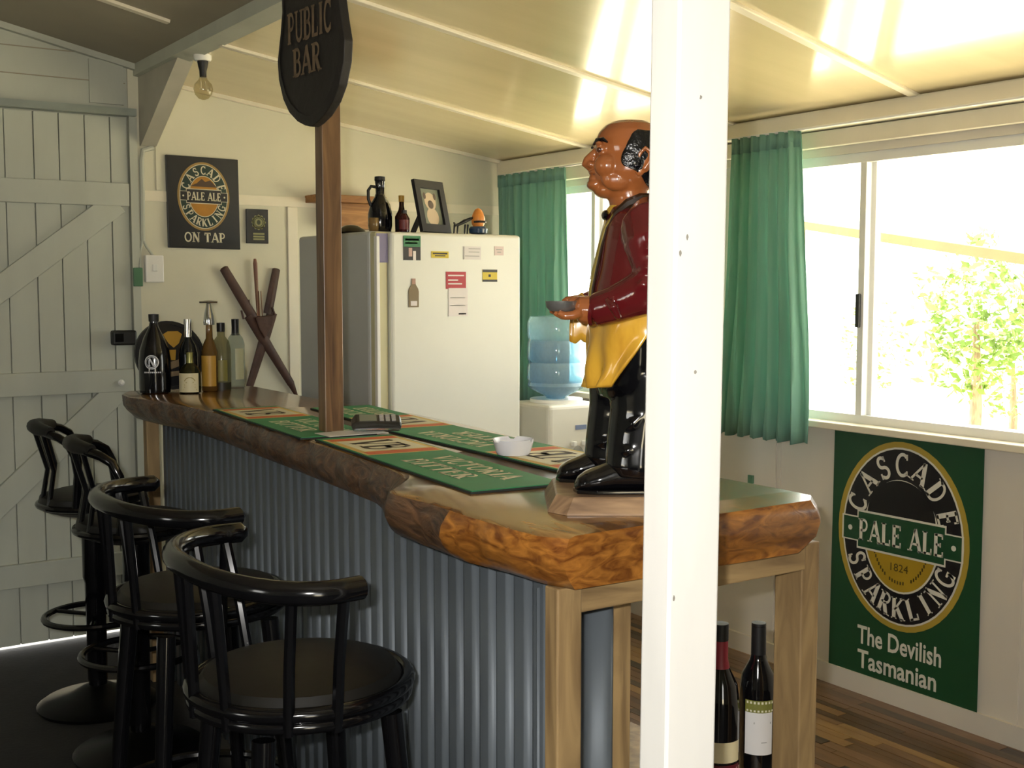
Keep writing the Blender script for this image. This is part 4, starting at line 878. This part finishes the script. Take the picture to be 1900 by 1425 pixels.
wb2 = bottle('wine_bottle', (1.690, 1.745, ZSH), [(.032, 0), (.040, .004), (.041, .02), (.041, .17), (.036, .21), (.019, .245), (.015, .262), (.015, .325), (.016, .328)], M_wine, 'wine bottle with a red neck wrap next to the white post', caps=(('capsule', [(.0195, .244), (.0158, .262), (.0156, .30), (.0156, .301)], P_('capsule_red', '9A2A3A')), ('cap', [(.0162, .301), (.0162, .336), (.004, .337)], M_blackm)), labels=(('label', .0415, .055, .098, FRT - 50, FRT + 62, P_('wine_cream', 'D8CCA4')), ('label_band', .0417, .012, .050, FRT - 50, FRT + 62, P_('wine_maroon', '5A1420'))), group='wine bottles inside the bar end')
m = MB(); cf = cylf(.0419); text_line(m, 'CLAR', .022, .018, .026, .05, cf, .0006); m.build('lettering', P_('clar_pink', 'C89A98'), wb2, local=True)

# ------------------------------------------------------------------ painted barman statue
M_skin = mat('painted_skin', '98592F', .22, vary=.12, scale=14, coat=.5)
M_jack = mat('maroon_gloss', '5A1518', .16, vary=.15, scale=10, coat=.7)
M_apr = mat('mustard_gloss', 'D9A83A', .25, vary=.18, scale=12, stretch=(2, 2, .5), coat=.4, col2='A87420', thr=(.25, .6))
M_trou = mat('black_gloss_paint', '08080B', .13, vary=.2, coat=.6)
M_hair = mat('black_hair_gloss', '07080C', .2, vary=.3, scale=60, bump=.6, bscale=70, coat=.4)
M_basew = wood('statue_base_wood', '7A6048', 'A98A68', 3, (1, 5, 5), .4, .2)
KS = 1028.0
def lx(px): return (px - 1160) / KS
def lz(py): return (915 - py) / KS + .03
stt = thing('waiter_statue', (1.363, 1.662, ZT), 'painted bald barman statue in maroon jacket and yellow apron', 'statue', rotz=-YAW)
bp = [(-.142, -.10), (-.11, -.135), (.11, -.135), (.142, -.10), (.142, .10), (.11, .135), (-.11, .135), (-.142, .10)]
b_ = MB(); b_.loft([[(x * s, y * s, z) for x, y in bp] for s, z in ((1.0, .0005), (1.0, .004), (.90, .028), (.88, .030))]); b_.build('base', M_basew, stt, local=True)
def eloft(rows_, n=28, yc=0.0, pw=1.0):
    R_ = []
    for py, pf_, pb, hw in rows_:
        cx_, rx_ = (lx(pf_) + lx(pb)) / 2, (lx(pb) - lx(pf_)) / 2
        R_.append([(cx_ + rx_ * math.cos(2 * PI * k / n), yc + hw * math.sin(2 * PI * k / n), lz(py)) for k in range(n)])
    return R_
# jacket: torso and both sleeves in one skin
tor = MB(); tor.loft(eloft([(392, 1138, 1196, .040), (400, 1128, 1215, .062), (412, 1124, 1232, .088), (432, 1117, 1246, .112), (465, 1109, 1254, .122), (510, 1100, 1258, .124), (545, 1092, 1257, .128), (568, 1091, 1255, .130), (586, 1095, 1252, .128)]))
def L3(px, py, y): return (lx(px), y, lz(py))
for s in (-1, 1):
    tor.tube([L3(1196, 420, s * .080), L3(1192, 440, s * .115), L3(1196, 470, s * .142), L3(1204, 512, s * .150), L3(1200, 538, s * .152), L3(1172, 556, s * .144), L3(1132, 574, s * .130), L3(1102, 583, s * .119), L3(1094, 585, s * .116)],
             [.040, .052, .052, .047, .044, .039, .033, .030, .028], 16)
for s in (-1,):     # soft creases at the elbow and shoulder
    for (a_, b2) in (((1165, 500), (1196, 465)), ((1160, 530), (1200, 500)), ((1150, 556), (1196, 530)), ((1178, 455), (1205, 430)), ((1112, 566), (1132, 598))):
        tor.tube([L3(*a_, s * .165), L3((a_[0] + b2[0]) / 2, (a_[1] + b2[1]) / 2 - 4, s * .186), L3(*b2, s * .178)], [.006, .009, .006], 8)
put(remesh(tor, 'jacket', .0035, 3), 'jacket', M_jack, stt)
for s in (-1, 1):
    MB().tube([L3(1099, 586, s * .118), L3(1093, 585, s * .1155)], [.0275, .0285], 18).build('cuff', M_jack, stt, smooth=True, local=True)
# jacket edge and collar
M_piping = mat('olive_gold_piping', '7A6A22', .3, vary=.2)
col_pts = [L3(1200, 386, -.045), L3(1180, 388, -.060), L3(1158, 396, -.060), L3(1138, 412, -.052), L3(1122, 436, -.045), L3(1112, 470, -.048), L3(1103, 510, -.05), L3(1096, 545, -.05), L3(1093, 580, -.052)]
MB().tube(col_pts, [.010, .011, .010, .007, .004, .0035, .003, .003, .003], 8).build('lapel', mat('dark_lapel', '2A1C10', .25, vary=.2), stt, smooth=True, local=True)
MB().tube([(x - .004, y - .002, z) for x, y, z in col_pts[2:]], .0022, 6).build('piping', M_piping, stt, smooth=True, local=True)
MB().tube([L3(1200, 386, .045), L3(1160, 396, .055), L3(1138, 412, .045), L3(1122, 436, .03), L3(1110, 480, .025), L3(1098, 530, .02)], [.010, .010, .008, .004, .003, .003], 8).build('lapel', M_piping, stt, smooth=True, local=True)
bt_ = MB(); bt_.ball(L3(1122, 413, -.004), .008, .022, .010, 12, 8); bt_.build('bow_tie', M_trou, stt, smooth=True, local=True)
MB().loft(eloft([(388, 1134, 1180, .034), (404, 1122, 1180, .040), (440, 1116, 1180, .04)], 20)).build('shirt', mat('yellow_shirt', 'C9A23A', .3), stt, smooth=True, local=True)
# head, neck, nose, cheeks, chin, ears fused into one skin
hd_ = MB(); hd_.loft(eloft([(240.5, 1148, 1182, .012), (243, 1134, 1198, .030), (250, 1120, 1212, .045), (262, 1109, 1222, .056), (277, 1102, 1230, .062), (291, 1100, 1234, .065), (302, 1103, 1235, .0655), (314, 1101, 1234, .066), (326, 1097, 1232, .066), (338, 1097, 1227, .064), (350, 1100, 1218, .058), (360, 1106, 1210, .050), (370, 1116, 1204, .044), (382, 1126, 1202, .043), (398, 1130, 1204, .046), (412, 1130, 1206, .05)], 32))
hd_.tube([L3(1103, 296, 0), L3(1097, 304, 0), L3(1089, 313, 0), L3(1086, 318, 0), L3(1093, 324, 0), L3(1100, 326, 0)], [.006, .008, .009, .0095, .008, .006], 12)
for s in (-1, 1):
    hd_.ball(L3(1094, 321, s * .010), .008, .007, .006, 12, 8)
    hd_.ball(L3(1122, 326, s * .040), .024, .022, .022, 14, 10)
    hd_.ball(L3(1107, 286, s * .028), .008, .024, .006, 12, 8)
    hd_.ball(L3(1112, 297, s * .036), .011, .012, .009, 12, 8)
    hd_.ball(L3(1140, 350, s * .040), .030, .018, .022, 12, 8)
hd_.ball(L3(1098, 335, 0), .008, .020, .0045, 12, 8); hd_.ball(L3(1099, 345, 0), .009, .018, .0055, 12, 8)
hd_.ball(L3(1102, 357, 0), .015, .022, .011, 14, 10); hd_.ball(L3(1128, 368, 0), .028, .03, .015, 14, 10)
put(remesh(hd_, 'head', .0022, 3), 'head', M_skin, stt)
for s in (-1, 1):
    e_ = MB(); e_.ball(L3(1184, 318, s * .067), .015, .006, .024, 14, 10); e_.ball(L3(1177, 336, s * .066), .009, .006, .012, 12, 8)
    e_.tube([L3(1174, 326, s * .070), L3(1176, 308, s * .073), L3(1186, 298, s * .074), L3(1196, 306, s * .074), L3(1195, 320, s * .073), L3(1184, 336, s * .071)], .0035, 8)
    put(remesh(e_, 'ear', .0016, 3), 'ear', M_skin, stt)
    MB().ball(L3(1108, 298, s * .041), .0062, .0066, .0052, 12, 8).build('eye', mat('eye_brown', '4A2A1C', .1, vary=.2, coat=.5), stt, smooth=True, local=True)
    MB().tube([L3(1098, 287, s * .026), L3(1103, 281, s * .040), L3(1113, 281, s * .052), L3(1120, 287, s * .059)], [.002, .0042, .0038, .0015], 8).build('eyebrow', M_hair, stt, smooth=True, local=True)
MB().tube([L3(1096, 339, .012), L3(1096.5, 339.5, 0), L3(1099, 339.5, -.014), L3(1107, 337, -.029)], [.001, .0016, .0016, .001], 6).build('mouth', mat('mouth_dark', '3A140E', .3), stt, smooth=True, local=True)
# hair: a band around the sides and back
def hairf(sgn):
    hrows = {268: (1168, 1231, .066), 278: (1158, 1236, .0695), 290: (1155, 1240, .072), 303: (1150, 1242, .0735), 316: (1147, 1242, .074), 328: (1148, 1240, .074), 334: (1152, 1237, .073)}
    return hrows
def hair_front(py):   # front edge of the hair in profile
    K = [(268, 1172), (274, 1163), (285, 1158), (300, 1151), (315, 1146), (324, 1146), (330, 1150), (336, 1166), (345, 1178), (356, 1186), (366, 1200)]
    for (p0, x0), (p1, x1) in zip(K, K[1:]):
        if p0 <= py <= p1: return x0 + (x1 - x0) * (py - p0) / (p1 - p0)
    return K[-1][1]
HB = [(262, 1222, .056), (277, 1230, .062), (291, 1234, .065), (302, 1235, .0655), (314, 1234, .066), (326, 1232, .066), (338, 1227, .064), (350, 1218, .058), (360, 1210, .050), (370, 1204, .044)]
HF = dict(((262, 1109), (277, 1102), (291, 1100), (302, 1103), (314, 1101), (326, 1097), (338, 1097), (350, 1100), (360, 1106), (370, 1116)))
def head_at(py):
    for (p0, b0, h0), (p1, b1, h1) in zip(HB, HB[1:]):
        if p0 <= py <= p1:
            t = (py - p0) / (p1 - p0); return HF[p0] + (HF[p1] - HF[p0]) * t, b0 + (b1 - b0) * t, h0 + (h1 - h0) * t
    return HF[370], 1204, .044
def hf(u, v):
    py = 268 + 98 * v; f_, b_, hw = head_at(py); cx_, rx_ = (lx(f_) + lx(b_)) / 2, (lx(b_) - lx(f_)) / 2
    c_ = max(-1, min(1, (lx(hair_front(py)) - cx_) / rx_)); th = math.acos(c_)        # angle from the back
    a_ = th * (2 * u - 1); sc_ = 1.05 + .012 * math.sin(40 * u + 9 * v) * math.sin(25 * v) + .02 * math.sin(PI * v)
    return (cx_ + rx_ * sc_ * math.cos(a_), hw * sc_ * math.sin(a_), lz(py))
MB().sheet(hf, 60, 24).build('hair', M_hair, stt, smooth=True, local=True, solid=.010, angle=80)
# trousers and legs
leg_ = MB(); leg_.loft(eloft([(590, 1102, 1248, .122), (640, 1104, 1246, .12), (690, 1104, 1244, .115), (725, 1106, 1236, .110), (745, 1112, 1228, .1)]))
for s, dx in ((-1, 26), (1, -4)):
    leg_.tube([L3(1164 + dx, 700, s * .052), L3(1160 + dx, 770, s * .055), L3(1152 + dx, 830, s * .058), L3(1150 + dx, 868, s * .060), L3(1150 + dx, 884, s * .060)], [.063, .057, .055, .056, .050], 20)
    for (xa_, pa_, xb_, pb_) in ((1108, 842, 1150, 826), (1112, 812, 1165, 760), (1140, 858, 1178, 846)): leg_.tube([L3(xa_ + dx, pa_, s * .058 - .030), L3((xa_ + xb_) / 2 + dx, (pa_ + pb_) / 2, s * .058 - .048), L3(xb_ + dx, pb_, s * .058 - .050)], [.004, .008, .004], 8)
put(remesh(leg_, 'trousers', .0035, 3), 'trousers', M_trou, stt)
for s, dx in ((-1, 27), (1, 0)):
    sh_ = MB()
    sh_.loft([[(lx(px + dx) , s * .062 + hw * math.cos(a_), .0312 + max(0, hh * .5 + hh * .5 * math.sin(a_))) for a_ in [2 * PI * k / 18 for k in range(18)]] for px, hw, hh in ((1036, .012, .014), (1042, .026, .026), (1056, .034, .036), (1080, .037, .046), (1110, .036, .060), (1140, .035, .066), (1175, .034, .062), (1192, .028, .050), (1198, .012, .03))])
    put(remesh(sh_, 'shoe', .003, 3), 'shoe', M_trou, stt)
    MB().prism([(lx(1034 + dx), s * .062), (lx(1040 + dx), s * .062 - .028), (lx(1075 + dx), s * .062 - .039), (lx(1140 + dx), s * .062 - .035), (lx(1195 + dx), s * .062 - .032), (lx(1201 + dx), s * .062), (lx(1195 + dx), s * .062 + .032), (lx(1140 + dx), s * .062 + .035), (lx(1075 + dx), s * .062 + .039), (lx(1040 + dx), s * .062 + .028)], lambda u, v, h: (u, v, h), .0302, .0375).build('sole', M_trou, stt, local=True, bevel=.002)
# apron
def apf(u, v):
    py = 566 + v * (164 - 18 * (1 - math.cos(PI * (2 * u - 1)) ) * .25)
    fm_ = math.radians(105 - 52 * max(0, v - .28) / .72); a_ = (2 * u - 1) * fm_
    fd = .0055 * math.sin(15 * u * 2 + 4 * v) * (.2 + v) + .004 * math.sin(8 * u * 2 - 6 * v) * (.3 + v)
    rx_, ry_ = .0815 + .004 * v + fd, .131 - .010 * v + fd
    return (lx(1178) - rx_ * math.cos(a_), ry_ * math.sin(a_), lz(py))
MB().sheet(apf, 60, 26).build('apron', M_apr, stt, smooth=True, local=True, solid=.005, angle=80)
# towel over the far forearm
def tw(u, v):
    t = 2 * v - 1; y_ = .118 + .034 * math.sin(t * 1.5) ; z_ = lz(562) - .085 * abs(t) ** 1.5 - .004 * math.sin(9 * u)
    return (lx(1066 + 36 * u) + .003 * math.sin(5 * v), y_ - .018 * t, z_)
MB().sheet(tw, 10, 18).build('towel', M_apr, stt, smooth=True, local=True, solid=.006, angle=80)
# hands: palm, four fingers, thumb
for s in (-1, 1):
    hn = MB(); y0 = s * .115
    hn.tube([L3(1102, 586, y0), L3(1092, 586, y0), L3(1082, 584, y0), L3(1068, 583, y0), L3(1060, 584, y0)], [.019, .022, .025, .023, .015], 14)
    for i, (o_, ln_) in enumerate(((-.018, 26), (-.006, 32), (.006, 30), (.017, 22))):
        hn.tube([L3(1068, 588, y0 + o_), L3(1056, 593, y0 + o_ * 1.1), L3(1056 - ln_ * .55, 594, y0 + o_ * 1.15), L3(1056 - ln_, 588, y0 + o_ * 1.1)], [.0085, .0082, .0075, .0055], 10)
    hn.tube([L3(1078, 573, y0 - s * .016), L3(1066, 568, y0 - s * .018), L3(1056, 569, y0 - s * .014), L3(1049, 573, y0 - s * .010)], [.009, .008, .0068, .005], 10)
    put(remesh(hn, 'hand', .0018, 2), 'hand', M_skin, stt)
ty = MB(); ty.lathe([(.002, 0), (.020, .0), (.026, .006), (.028, .017), (.025, .017), (.020, .006), (.002, .006)], (lx(1037), -.115, lz(586)), 26)
ty.build('coin_dish', mat('pewter', '8E8C88', .3, .7, vary=.2, scale=30), stt, smooth=True, local=True, label='small grey dish held in the hand')

# ------------------------------------------------------------------ outside the windows
M_leaf = mat('sunlit_leaf', '6E8A3A', .6, vary=.35, scale=1.5, trans=.25)
def shrub(px, py, dist, r, label, seed, n=1300, squash=1.2):
    rnd = random.Random(seed); c = pt(px, py, 'x', dist)
    o = thing('tree', (c.x, c.y, -.9), label, 'tree', 'trees outside the windows')
    lv = MB()
    for i in range(n):
        while True:
            q = Vector((rnd.uniform(-1, 1), rnd.uniform(-1, 1), rnd.uniform(-1, 1)))
            if .25 < q.length < 1: break
        lump = .75 + .25 * math.sin(q.x * 5 + seed) * math.cos(q.y * 6) * math.sin(q.z * 5 + 1)
        p_ = c + Vector((q.x * r, q.y * r, q.z * r * squash)) * lump
        a_ = Vector((rnd.uniform(-1, 1), rnd.uniform(-1, 1), rnd.uniform(-1, 1))).normalized(); b_ = a_.orthogonal().normalized(); s_ = r * rnd.uniform(.045, .085)
        lv.add([p_ - a_ * s_, p_ + b_ * s_ * .5, p_ + a_ * s_, p_ - b_ * s_ * .5], [(0, 1, 2, 3)])
    f_ = lv.build('foliage', M_leaf, o); f_['kind'] = 'stuff'
    MB().tube([(c.x, c.y, -.9), (c.x + .05, c.y, (c.z - .9) / 2), (c.x, c.y, c.z)], [r * .09, r * .07, r * .03], 8).build('trunk', wood('tree_bark', '5A4A38', '8A7658', 4, (4, 4, 1)), o)
shrub(1812, 590, 12.0, 1.05, 'pale green bushy tree outside the wide window', 4)
shrub(1620, 650, 20.0, 1.0, 'faint distant shrub beside the window stile', 9, 500)
shrub(1880, 680, 14.0, .8, 'low bush at the right edge of the window', 12, 500)
rb = thing('carport_rafter', (6.2, 3.6, -.9), 'tan timber rafter of a carport outside the window', 'rafter')
a = pt(1480, 416, 'x', 6.4); b = pt(1960, 489, 'x', 5.4)
MB().bar(a, b, .05, .055).build('rafter', mat('tan_timber', '66502A', .7, vary=.1), rb)
for q in (a, b): MB().box(q.x - .04, q.x + .04, q.y - .04, q.y + .04, -.9, q.z).build('post', mat('tan_timber', '66502A', .7), rb)
